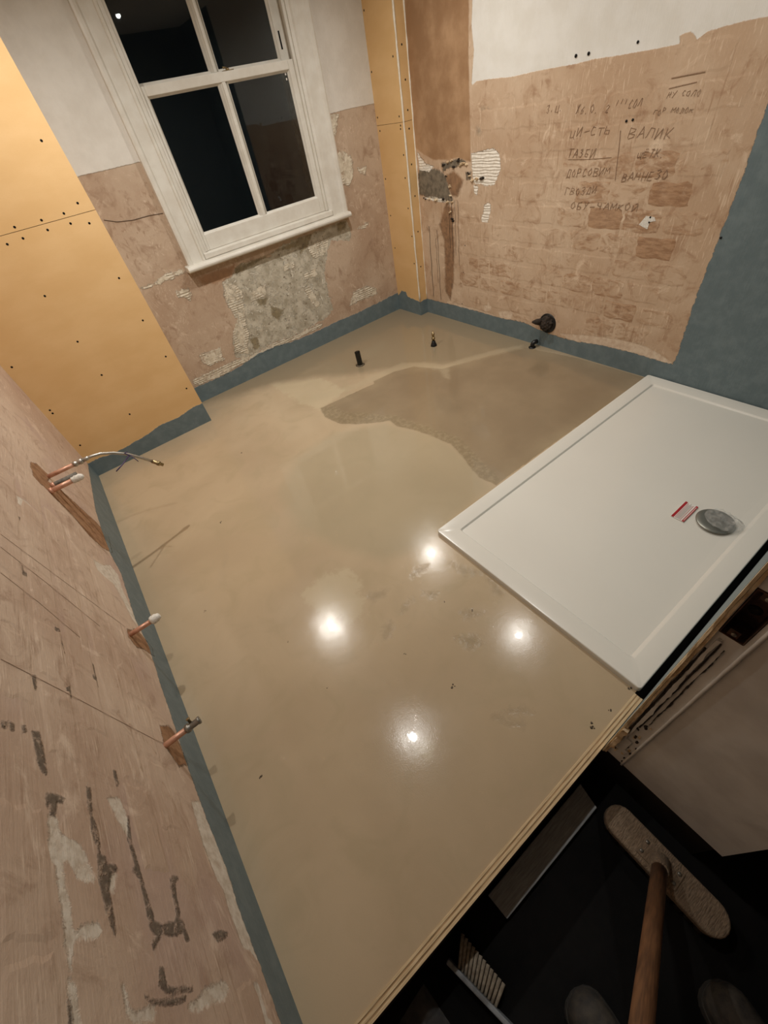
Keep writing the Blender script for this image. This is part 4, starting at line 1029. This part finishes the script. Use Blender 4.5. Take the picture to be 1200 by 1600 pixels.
for zz, hh in ((1.500, 0.012), (1.480, 0.009)):
    MB().box(2.106, 2.114, YB + 0.0325, YB + 0.0331, zz, zz + hh).build('paint_fleck', M['gloss_white'], ls)
lk = MB()
lk.box(1.735, 1.795, YB + 0.012, YB + 0.040, 1.557, 1.560)
lk.lathe([(0, 0.010), (0.006, 0.010), (0.008, 0.006)], (1.765, YB + 0.028, 1.560), (0, 0, 1), 14)
lk.tube([(1.765, YB + 0.028, 1.567), (1.750, YB + 0.022, 1.570), (1.738, YB + 0.016, 1.570)], [0.004, 0.0035, 0.005], 8)
lk.build('sash_fastener', M['brass'], ls)
MB().box(2.135, 2.145, YB + 0.0575, YB + 0.06, 1.60, 1.67).build('sash_slot', M['screw'], us_)

# ------------------------------------------------------------------ shower tray
tray = thing('shower_tray', (1.95, -2.275, 0), 'low white rectangular shower tray lying on the screed in the corner', 'shower tray')
TX0, TX1, TY0, TY1, TH = 1.150, 2.765, -2.719, -1.833, 0.024
IX0, IX1, IY0, IY1 = 1.221, 2.690, -2.655, -1.900
DX, DY = 1.931, -2.560
def rrect(x0, x1, y0, y1, r, n=6):
    P = []
    for cx, cy, a0 in ((x1 - r, y0 + r, -90), (x1 - r, y1 - r, 0), (x0 + r, y1 - r, 90), (x0 + r, y0 + r, 180)):
        for i in range(n + 1):
            a = math.radians(a0 + 90 * i / n)
            P.append((cx + r * math.cos(a), cy + r * math.sin(a)))
    return P
rings = [(rrect(TX0, TX1, TY0, TY1, 0.012), 0.0), (rrect(TX0, TX1, TY0, TY1, 0.012), TH - 0.004), (rrect(TX0 + 0.0015, TX1 - 0.0015, TY0 + 0.0015, TY1 - 0.0015, 0.011), TH - 0.001),
         (rrect(TX0 + 0.004, TX1 - 0.004, TY0 + 0.004, TY1 - 0.004, 0.010), TH), (rrect(IX0 - 0.004, IX1 + 0.004, IY0 - 0.004, IY1 + 0.004, 0.012), TH),
         (rrect(IX0, IX1, IY0, IY1, 0.010), TH - 0.0012), (rrect(IX0 + 0.006, IX1 - 0.006, IY0 + 0.010, IY1 - 0.006, 0.008), TH - 0.0085)]
vs_t, fs_t = [], []
for P, z in rings:
    vs_t += [(x, y, z) for x, y in P]
nr = len(rings[0][0])
for i in range(len(rings) - 1):
    for k in range(nr):
        a = i * nr + k; b = i * nr + (k + 1) % nr
        fs_t.append((a, b, b + nr, a + nr))
# floor of the tray falls to the waste
last = (len(rings) - 1) * nr
ring_d = [(DX + 0.05 * math.cos(2 * math.pi * k / nr - math.pi * 0.5), DY + 0.05 * math.sin(2 * math.pi * k / nr - math.pi * 0.5), TH - 0.0135) for k in range(nr)]
o0 = len(vs_t); vs_t += ring_d
for k in range(nr):
    fs_t.append((last + k, last + (k + 1) % nr, o0 + (k + 1) % nr, o0 + k))
fs_t.append(tuple(o0 + k for k in range(nr)))
fs_t.append(tuple(range(nr))[::-1])
tb = MB().add(vs_t, fs_t, True).build('tray_body', M['tray'], tray)
md = tb.modifiers.new('edges', 'EDGE_SPLIT'); md.split_angle = math.radians(20)
# waste cover with its film
cv = MB().lathe([(0, 0.050), (0.006, 0.062), (0.010, 0.064), (0.0125, 0.060), (0.0140, 0.045), (0.0145, 0.001)], (DX, DY, TH - 0.0125), (0, 0, 1), 40).build('waste_cover', M['chrome'], tray)
R = random.Random(4)
N = 14
vs, fs = [], []
for i in range(N + 1):
    for j in range(N + 1):
        u = -1 + 2 * i / N; v = -1 + 2 * j / N
        x = DX + 0.012 + 0.056 * u * (1 - 0.35 * v * v); y = DY - 0.020 + 0.064 * v * (1 - 0.3 * u * u)
        rr = math.hypot(x - DX, y - DY)
        z = TH + 0.003 + (0.004 if rr < 0.064 else -0.004) + R.uniform(0, 0.006) + 0.022 * max(0, 1 - math.hypot(u - 0.35, v + 0.75) / 0.5) + 0.012 * max(0, 1 - math.hypot(u + 0.1, v - 0.2) / 0.25)
        vs.append((x, y, z))
for i in range(N):
    for j in range(N):
        a = i * (N + 1) + j
        fs.append((a, a + N + 1, a + N + 2, a + 1))
fo = MB().add(vs, fs, True).build('plastic_film', M['film'], cv)
sol = fo.modifiers.new('thickness', 'SOLIDIFY'); sol.thickness = 0.0002
# sticker: two red bars and lines of small print
SZ = TH - 0.0085 - 0.0030
def tray_z(x, y):
    return TH - 0.0085 - 0.0012
stk = MB().box(1.858, 1.969, -2.484, -2.436, TH - 0.0125, TH - 0.0088).build('sticker', M['label_white'], tray)
ZS = TH - 0.0088
MB().box(1.858, 1.969, -2.4455, -2.436, ZS, ZS + 0.0003).build('red_bar', M['red'], stk)
MB().box(1.858, 1.969, -2.484, -2.4755, ZS, ZS + 0.0003).build('red_bar', M['red'], stk)
for y, x0, x1, m in ((-2.4495, 1.862, 1.966, 'red'), (-2.4545, 1.860, 1.960, 'print_grey'), (-2.4590, 1.864, 1.966, 'print_grey'), (-2.4635, 1.862, 1.958, 'print_grey'), (-2.4690, 1.860, 1.966, 'red')):
    tl = MB()
    x = x0
    while x < x1 - 0.004:
        w = R.uniform(0.004, 0.012)
        tl.box(x, min(x + w, x1), y - 0.0011, y + 0.0011, ZS, ZS + 0.0003)
        x += w + 0.002
    tl.build('text_line', M[m], stk)
fl2 = MB()
x = 1.866
while x < 1.960:
    fl2.box(x, x + 0.006, -2.481, -2.4785, ZS + 0.0003, ZS + 0.0005)
    x += 0.008
fl2.build('text_line', M['label_white'], stk)

# ------------------------------------------------------------------ pipes
def ring_prof(pts):
    return pts
p = thing('copper_pipe', (0.0, -0.871, 0.523), 'copper pipe in the upper left wall chase feeding a braided hose', 'pipe')
MB().tube([(-0.02, -0.871, 0.523), (0.108, -0.871, 0.523)], 0.0085, 16).build('tube', M['copper'], p)
MB().lathe([(0, 0.0110), (0.010, 0.0118), (0.012, 0.0098), (0.020, 0.0098), (0.022, 0.0118), (0.034, 0.0118), (0.036, 0.008)], (0.098, -0.871, 0.523), (1, 0, 0), 16).build('compression_fitting', M['steel'], p)
h = thing('braided_hose', (0.134, -0.871, 0.523), 'short silver braided tap hose drooping from the wall pipe over the floor', 'hose')
hp_ = [(0.134, -0.871, 0.523), (0.165, -0.870, 0.5225), (0.20, -0.868, 0.515), (0.24, -0.864, 0.493), (0.28, -0.86, 0.459), (0.315, -0.8565, 0.415), (0.345, -0.853, 0.372)]
MB().tube(hp_, 0.0062, 14).build('braid', M['steel'], h)
MB().lathe([(0, 0.0085), (0.022, 0.0085), (0.024, 0.0065)], (0.134, -0.871, 0.523), (1, 0.01, -0.02), 14).build('crimp_sleeve', M['steel'], h)
dv = Vector((0.371 - 0.345, 0.003, 0.335 - 0.372)).normalized()
MB().lathe([(-0.004, 0.0085), (0.018, 0.0085), (0.020, 0.011), (0.030, 0.011), (0.032, 0.0075), (0.046, 0.0075)], (0.345, -0.853, 0.372), dv, 12).build('hose_nut', M['brass'], h)
ct = MB().tube([(0.275, -0.868, 0.472), (0.282, -0.852, 0.466), (0.290, -0.858, 0.444), (0.284, -0.870, 0.452), (0.275, -0.868, 0.472)], 0.0022, 8)
ct.tube([(0.288, -0.870, 0.452), (0.30, -0.895, 0.425)], 0.0018, 6)
ct.tube([(0.284, -0.868, 0.455), (0.245, -0.905, 0.45), (0.212, -0.935, 0.45)], 0.0024, 6)
ct.build('cable_tie', M['purple'], h)
p = thing('lagged_pipe', (0.0, -0.935, 0.512), 'grey sleeved pipe stub between the two copper pipes', 'pipe')
MB().tube([(-0.02, -0.935, 0.512), (0.096, -0.935, 0.512)], 0.0105, 14).build('sleeve', M['sleeve'], p)
MB().lathe([(0, 0.013), (0.012, 0.013), (0.014, 0.0105)], (0.0, -0.935, 0.512), (1, 0, 0), 14).build('collar', M['copper'], p)
p = thing('copper_pipe', (0.0, -1.003, 0.529), 'taped copper pipe stub nearest the doorway of the upper chase', 'pipe')
MB().tube([(-0.02, -1.003, 0.529), (0.085, -1.003, 0.529)], 0.0095, 16).build('tube', M['copper'], p)
MB().lathe([(0, 0.012), (0.010, 0.013), (0.011, 0.0105)], (0.0, -1.003, 0.529), (1, 0, 0), 14).build('collar', M['copper'], p)
MB().lathe([(0, 0.010), (0.003, 0.0135), (0.010, 0.0120), (0.014, 0.0145), (0.024, 0.0125), (0.030, 0.0140), (0.038, 0.0095), (0.042, 0.005)], (0.080, -1.003, 0.529), (1, 0, 0), 14).build('thread_tape', M['ptfe'], p)
p = thing('copper_pipe', (0.0, -1.587, 0.244), 'copper pipe stub in the left wall capped with white thread tape', 'pipe')
MB().tube([(-0.02, -1.587, 0.244), (0.080, -1.587, 0.244)], 0.0085, 16).build('tube', M['copper'], p)
MB().lathe([(0, 0.0095), (0.003, 0.0145), (0.010, 0.0160), (0.013, 0.0145), (0.020, 0.0155), (0.026, 0.0120), (0.031, 0.0105), (0.034, 0.006)], (0.072, -1.587, 0.244), (1, 0.03, 0.06), 16).build('thread_tape', M['ptfe'], p)
p = thing('copper_pipe', (0.0, -2.017, 0.239), 'copper pipe stub in the left wall ending in a grey valve', 'pipe')
MB().tube([(-0.02, -2.017, 0.239), (0.066, -2.017, 0.239)], 0.0085, 16).build('tube', M['copper'], p)
vl = MB().lathe([(0, 0.0105), (0.004, 0.0125), (0.010, 0.0125), (0.012, 0.0095), (0.016, 0.0095), (0.034, 0.0090), (0.036, 0.0110), (0.041, 0.0110), (0.041, 0.0070), (0.037, 0.0065)], (0.060, -2.017, 0.239), (1, 0, 0), 16).build('valve', M['grey_metal'], p)
MB().lathe([(0, 0.004), (0.010, 0.004), (0.011, 0.0055), (0.014, 0.0055)], (0.079, -2.010, 0.246), (0, 0.55, 0.83), 10).build('valve_screw', M['brass'], vl)
# pipes through the screed
p = thing('waste_pipe_stub', (1.857, -0.246, 0), 'short upright black plastic pipe stub standing in the screed', 'pipe')
MB().tube([(1.857, -0.246, -0.02), (1.853, -0.246, 0.10)], 0.0195, 18, caps=False).tube([(1.857, -0.246, 0.0), (1.853, -0.246, 0.10)], 0.0165, 18, caps=False).lathe([(0.0995, 0.0165), (0.1005, 0.018), (0.0995, 0.0195)], (1.853, -0.246, 0), (0, 0, 1), 18).build('tube', M['black_plastic'], p)
MB().lathe([(0, 0.034), (0.003, 0.030), (0.005, 0.021)], (1.857, -0.246, 0.0), (0, 0, 1), 18).build('screed_collar', M['grit'], p)
p = thing('brass_nipple', (2.369, -0.484, 0), 'small brass threaded pipe end rising from the screed', 'pipe')
MB().lathe([(0, 0.024), (0.005, 0.022), (0.020, 0.018), (0.024, 0.014), (0.034, 0.014), (0.036, 0.010)], (2.369, -0.484, 0.0), (0, 0, 1), 16).build('black_boot', M['black_plastic'], p)
MB().lathe([(0.03, 0.009), (0.048, 0.009), (0.049, 0.013), (0.060, 0.013), (0.061, 0.009), (0.078, 0.009), (0.079, 0.011), (0.09, 0.011), (0.092, 0.0065), (0.105, 0.006)], (2.369, -0.484, 0.0), (0, 0, 1), 14).build('fitting', M['brass'], p)
p = thing('black_elbow', (2.725, -1.082, 0), 'small black pipe elbow at floor level against the right wall', 'pipe')
MB().tube([(2.722, -1.082, -0.005), (2.722, -1.082, 0.018), (2.726, -1.084, 0.030), (2.736, -1.088, 0.034), (2.752, -1.094, 0.034)], 0.0145, 14).build('bend', M['black_plastic'], p)
MB().lathe([(0, 0.024), (0.004, 0.023), (0.007, 0.016)], (2.722, -1.082, 0.0), (0, 0, 1), 16).build('flange', M['black_plastic'], p)
p = thing('soil_pipe_outlet', (XC, -1.145, 0.158), 'round black waste outlet stuffed with rag low on the right wall', 'pipe')
MB().lathe([(-0.06, 0.060), (0.004, 0.060), (0.006, 0.057), (0.004, 0.052), (-0.02, 0.050), (-0.03, 0.001)], (XC, -1.145, 0.158), (-1, 0, 0), 28).build('collar', M['black_plastic'], p)
R = random.Random(12)
bmr = bmesh.new()
bmesh.ops.create_icosphere(bmr, subdivisions=3, radius=1.0)
me = bpy.data.meshes.new('rag')
for v in bmr.verts:
    k = 1 + 0.22 * math.sin(v.co.y * 9 + v.co.z * 5) * math.cos(v.co.z * 8) + R.uniform(-0.06, 0.06)
    v.co = Vector((v.co.x * 0.032 * k, v.co.y * 0.044 * k, v.co.z * 0.042 * k))
bmr.to_mesh(me); bmr.free()
me.materials.append(M['dark_rag'])
rg = bpy.data.objects.new('rag', me); COL.objects.link(rg); rg.location = (XC - 0.012, -1.145, 0.160); attach(rg, p)
MB().tube([(XC - 0.02, -1.105, 0.165), (XC - 0.045, -1.085, 0.17), (XC - 0.055, -1.065, 0.168)], [0.022, 0.016, 0.005], 10).build('rag_tail', M['dark_rag'], p)

# grit stuck in the screed
for k, (x, y, s) in enumerate(GRIT):
    R = random.Random(100 + k)
    mb = MB()
    for q in range(4):
        cx = x + R.uniform(-1, 1) * 0.0055 * s; cy = y + R.uniform(-1, 1) * 0.0055 * s
        r = R.uniform(0.0014, 0.0034) * s
        n = 6
        base = [(cx + r * R.uniform(0.7, 1.2) * math.cos(2 * math.pi * i / n), cy + r * R.uniform(0.7, 1.2) * math.sin(2 * math.pi * i / n), 0.0) for i in range(n)]
        top = [(cx + (bx_ - cx) * 0.45, cy + (by_ - cy) * 0.45, r * 0.7) for bx_, by_, _ in base]
        mb.add(base + top, [(i, (i + 1) % n, n + (i + 1) % n, n + i) for i in range(n)] + [tuple(range(n, 2 * n)), tuple(range(n))[::-1]])
    mb.build('grit', M['grit'], fl)

# ------------------------------------------------------------------ downlights
def downlight(x, y, pw, label):
    d = thing('downlight', (x, y, CEIL), label, 'ceiling light', 'ceiling downlights')
    MB().lathe([(0, 0.045), (0.004, 0.044), (0.007, 0.038), (0.004, 0.030), (0.001, 0.029)], (x, y, CEIL), (0, 0, -1), 24).build('trim_ring', M['gloss_white'], d)
    MB().lathe([(0.000, 0.028), (0.002, 0.028), (0.0025, 0.001)], (x, y, CEIL), (0, 0, -1), 20).build('lens', M['lens'], d)
    L = bpy.data.lights.new('downlight_lamp', 'SPOT')
    L.energy = SPOT_W * pw; L.color = SPOT_COL; L.spot_size = math.radians(SPOT_A); L.spot_blend = 1.0; L.shadow_soft_size = 0.017
    lo = bpy.data.objects.new('downlight_lamp', L); COL.objects.link(lo)
    lo.location = (x, y, CEIL - 0.012)
    attach(lo, d)
for (x, y, pw), s in zip(LAMPS, ('nearest the yellow chimney boards', 'nearest the yellow corner boxing', 'nearest the doorway by the left wall', 'above the shower tray')):
    downlight(x, y, pw, 'round white recessed downlight ' + s)

# ------------------------------------------------------------------ hall clutter
# broom leaning on the left wall
br = thing('broom', (0.86, -2.983, ZH), 'dusty wooden broom with brown handle leaning in the dark hall', 'broom')
A, B = Vector((0.864, -2.832, 0)), Vector((0.858, -3.136, 0))
n = 10
half = []
W2 = 0.040
out = []
axis = (B - A).normalized(); side = Vector((-axis.y, axis.x, 0))
Lh = (B - A).length
for k in range(n + 1):
    a = math.pi * (k / n) - math.pi / 2
    out.append(A + axis * (W2 - W2 * math.cos(a)) + side * (W2 * math.sin(a)))
for k in range(n + 1):
    a = math.pi / 2 - math.pi * (k / n)
    out.append(B - axis * (W2 - W2 * math.cos(a)) + side * (W2 * math.sin(a)))
poly = [(q.x, q.y) for q in out]
MB().prism(poly, lambda u, v, d: (u, v, d), -0.142, -0.112).build('head', M['broom_wood'], br, 0.006, 3)
for r in range(3):
    for k in range(11):
        c = A + axis * (0.03 + (Lh - 0.06) * k / 10) + side * ((r - 1) * 0.022)
        MB().tube([(c.x, c.y, -0.141), (c.x + random.uniform(-0.004, 0.004) + (r - 1) * 0.004, c.y, ZH + 0.001)], [0.009, 0.0115], 8).build('bristle_tuft', M['bristle'], br)
h0 = Vector((0.858, -2.975, -0.105)); h1 = Vector((0.534, -2.977, 0.35))
hd = (h1 - h0).normalized()
tw = (0.018 - h0.x) / hd.x
MB().tube([h0 + hd * 0.0, h0 + hd * 0.3, h0 + hd * 0.7, h0 + hd * (tw)], [0.017, 0.0165, 0.016, 0.0155], 16).build('handle', M['handle'], br)
sk = MB().box(0.835, 0.885, -3.025, -2.925, -0.1125, -0.1085)
sk.tube([h0 - hd * 0.006, h0 + hd * 0.045], [0.023, 0.0205], 14)
sk = sk.build('bracket', M['broom_wood'], br, 0.001)
for y in (-2.935, -3.015):
    for x in (0.846, 0.874):
        MB().lathe([(0, 0.005), (0.002, 0.0045), (0.003, 0.002)], (x, y, -0.1085), (0, 0, 1), 10).build('screw', M['grey_metal'], sk)

# grey offcut under the step
o = MB().prism([(0.475, -2.813), (0.855, -2.816), (0.870, -2.752), (0.470, -2.752)], lambda u, v, d: (u, v, d), ZH, ZH + 0.018).build('board_offcut', M['offcut'], None, 0.002)
tag(o, 'grey board offcut lying on the dark hall floor below the plywood', 'board')

# hand brush
hb = thing('hand_brush', (0.34, -2.85, ZH), 'grey hand brush with cream bristles on the dark hall floor', 'brush')
sA, sB = Vector((0.300, -2.772, 0)), Vector((0.352, -2.960, 0))
ax = (sB - sA).normalized(); sd_ = Vector((-ax.y, ax.x, 0))
if sd_.x < 0:
    sd_ = -sd_
mb = MB()
mb.prism([tuple((sA - sd_ * 0.004).xy), tuple((sA + sd_ * 0.007).xy), tuple((sB + sd_ * 0.007).xy), tuple((sB - sd_ * 0.004).xy)], lambda u, v, d: (u, v, d), ZH + 0.001, ZH + 0.045)
mb.build('stock', M['grey_plastic'], hb, 0.003)
MB().tube([sB + Vector((0, 0, ZH + 0.024)), sB + ax * 0.06 + Vector((0.004, 0, ZH + 0.026)), sB + ax * 0.15 + Vector((0.008, 0, ZH + 0.03))], [0.011, 0.010, 0.013], 12).build('grip', M['grey_plastic'], hb)
for k in range(12):
    c = sA + ax * (0.030 + 0.0088 * k) + sd_ * 0.007
    e = c + sd_ * (0.058 - 0.0012 * k) + Vector((0, 0.0, 0)) + ax * (-0.022 + 0.002 * k)
    for zz, nm in ((ZH + 0.026, 0),):
        mb = MB()
        mb.tube([(c.x, c.y, zz), ((c.x + e.x) / 2, (c.y + e.y) / 2, zz - 0.002), (e.x, e.y, zz - 0.006)], [0.0038, 0.0044, 0.0048], 7)
        mb.build('bristle_tuft', M['cream_bristle'], hb)

# crumpled clear bag
R = random.Random(31)
N = 12
vs, fs = [], []
P00, P10, P01, P11 = Vector((0.225, -2.765, 0)), Vector((0.12, -2.778, 0)), Vector((0.240, -2.90, 0)), Vector((0.13, -2.92, 0))
for layer in (0, 1):
    for i in range(N + 1):
        for j in range(N + 1):
            u = i / N; v = j / N
            q = P00 * (1 - u) * (1 - v) + P10 * u * (1 - v) + P01 * (1 - u) * v + P11 * u * v
            edge = min(u, 1 - u, v, 1 - v)
            z = ZH + 0.001 + (layer * (0.004 + 0.05 * min(1, edge * 4) * (0.6 + 0.4 * math.sin(u * 9 + v * 5))) + (R.uniform(0, 0.008) if layer and edge > 0 else 0))
            vs.append((q.x, q.y, z))
    o_ = layer * (N + 1) ** 2
    for i in range(N):
        for j in range(N):
            a = o_ + i * (N + 1) + j
            fs.append((a, a + N + 1, a + N + 2, a + 1))
bag = MB().add(vs, fs, True).build('plastic_bag', M['bag'])
tag(bag, 'crumpled clear plastic bag in the dark beside the doorway plywood', 'bag')

# work boots standing in the hall
def boot(toe, direction, label):
    d = Vector((direction[0], direction[1], 0)).normalized()
    s = Vector((-d.y, d.x, 0))
    base = Vector((toe[0], toe[1], ZH)) - d * 0.28
    b = thing('work_boot', base + d * 0.12, label, 'boot', 'work boots in the hall')
    L = 0.28
    def outline(t):
        # half width along the sole, 0 heel .. 1 toe
        return 0.034 + 0.016 * math.sin(math.pi * min(1, max(0, (t - 0.25) / 0.75)) * 0.85) if t < 0.86 else 0.047 * math.sqrt(max(0.0, 1 - ((t - 0.86) / 0.14) ** 2))
    def outl(t):
        w = outline(t)
        if t < 0.1:
            w = 0.036 * math.sqrt(max(0.0, 1 - ((0.1 - t) / 0.1) ** 2))
        return max(w, 0.003)
    ts = [0.0, 0.015, 0.04, 0.1, 0.2, 0.32, 0.44, 0.56, 0.68, 0.78, 0.86, 0.91, 0.95, 0.98, 1.0]
    # sole
    poly = [base + d * (L * t) + s * (outl(t) + 0.003) for t in ts] + [base + d * (L * t) - s * (outl(t) + 0.003) for t in ts[::-1]]
    MB().prism([(q.x, q.y) for q in poly], lambda u, v, dd: (u, v, dd), ZH, ZH + 0.026).build('sole', M['boot_sole'], b, 0.002)
    # upper: cross sections from heel to toe
    vs, fs = [], []
    nn = 12
    def hgt(t):
        return 0.105 if t < 0.4 else (0.105 - (t - 0.4) / 0.28 * 0.035 if t < 0.68 else 0.070 - 0.012 * ((t - 0.68) / 0.2) if t < 0.88 else 0.058 * math.sqrt(max(0.05, 1 - ((t - 0.88) / 0.125) ** 2)))
    for t in ts:
        for k in range(nn + 1):
            a = math.pi * k / nn
            w = outl(t); hh = hgt(t)
            ca, sa = math.cos(a), math.sin(a)
            q = base + d * (L * t) + s * (w * (abs(ca) ** 0.7) * (1 if ca >= 0 else -1))
            vs.append((q.x, q.y, ZH + 0.024 + hh * (sa ** 0.7 if sa > 0 else 0)))
    for i in range(len(ts) - 1):
        for k in range(nn):
            a = i * (nn + 1) + k
            fs.append((a, a + 1, a + nn + 2, a + nn + 1))
    fs += [tuple(range(nn + 1)), tuple((len(ts) - 1) * (nn + 1) + k for k in range(nn + 1))[::-1]]
    MB().add(vs, fs, True).build('upper', M['boot'], b)
    # shaft, open at the top
    c = base + d * (L * 0.20)
    vs, fs = [], []
    prof = [(0.05, 0.040, 0.060), (0.11, 0.042, 0.064), (0.17, 0.046, 0.062), (0.215, 0.050, 0.064), (0.218, 0.046, 0.060), (0.17, 0.041, 0.057), (0.12, 0.036, 0.056)]
    nn = 20
    for z, wx, wy in prof:
        for k in range(nn):
            a = 2 * math.pi * k / nn
            q = c + s * (wx * math.cos(a)) + d * (wy * math.sin(a))
            vs.append((q.x, q.y, ZH + z))
    for i in range(len(prof) - 1):
        for k in range(nn):
            a = i * nn + k; e = i * nn + (k + 1) % nn
            fs.append((a, e, e + nn, a + nn))
    fs.append(tuple((len(prof) - 1) * nn + k for k in range(nn)))
    fs.append(tuple(range(nn))[::-1])
    MB().add(vs, fs, True).build('shaft', M['boot'], b)
    for k in range(4):
        t = 0.46 + 0.065 * k
        q = base + d * (L * t); hh = ZH + 0.026 + hgt(t)
        w = outl(t) * 0.55
        MB().tube([q + s * w + Vector((0, 0, hh - ZH - 0.010 + ZH - q.z)), Vector((q.x, q.y, hh + 0.003)), q - s * w + Vector((0, 0, hh - ZH - 0.010 + ZH - q.z))], 0.0028, 6).build('lace', M['boot_sole'], b)
boot((0.505, -2.985), (0.16, 0.99), 'dusty black work boot left of the broom handle at the photo edge')
boot((0.760, -3.158), (0.34, 0.94), 'dusty black work boot right of the broom handle at the photo edge')
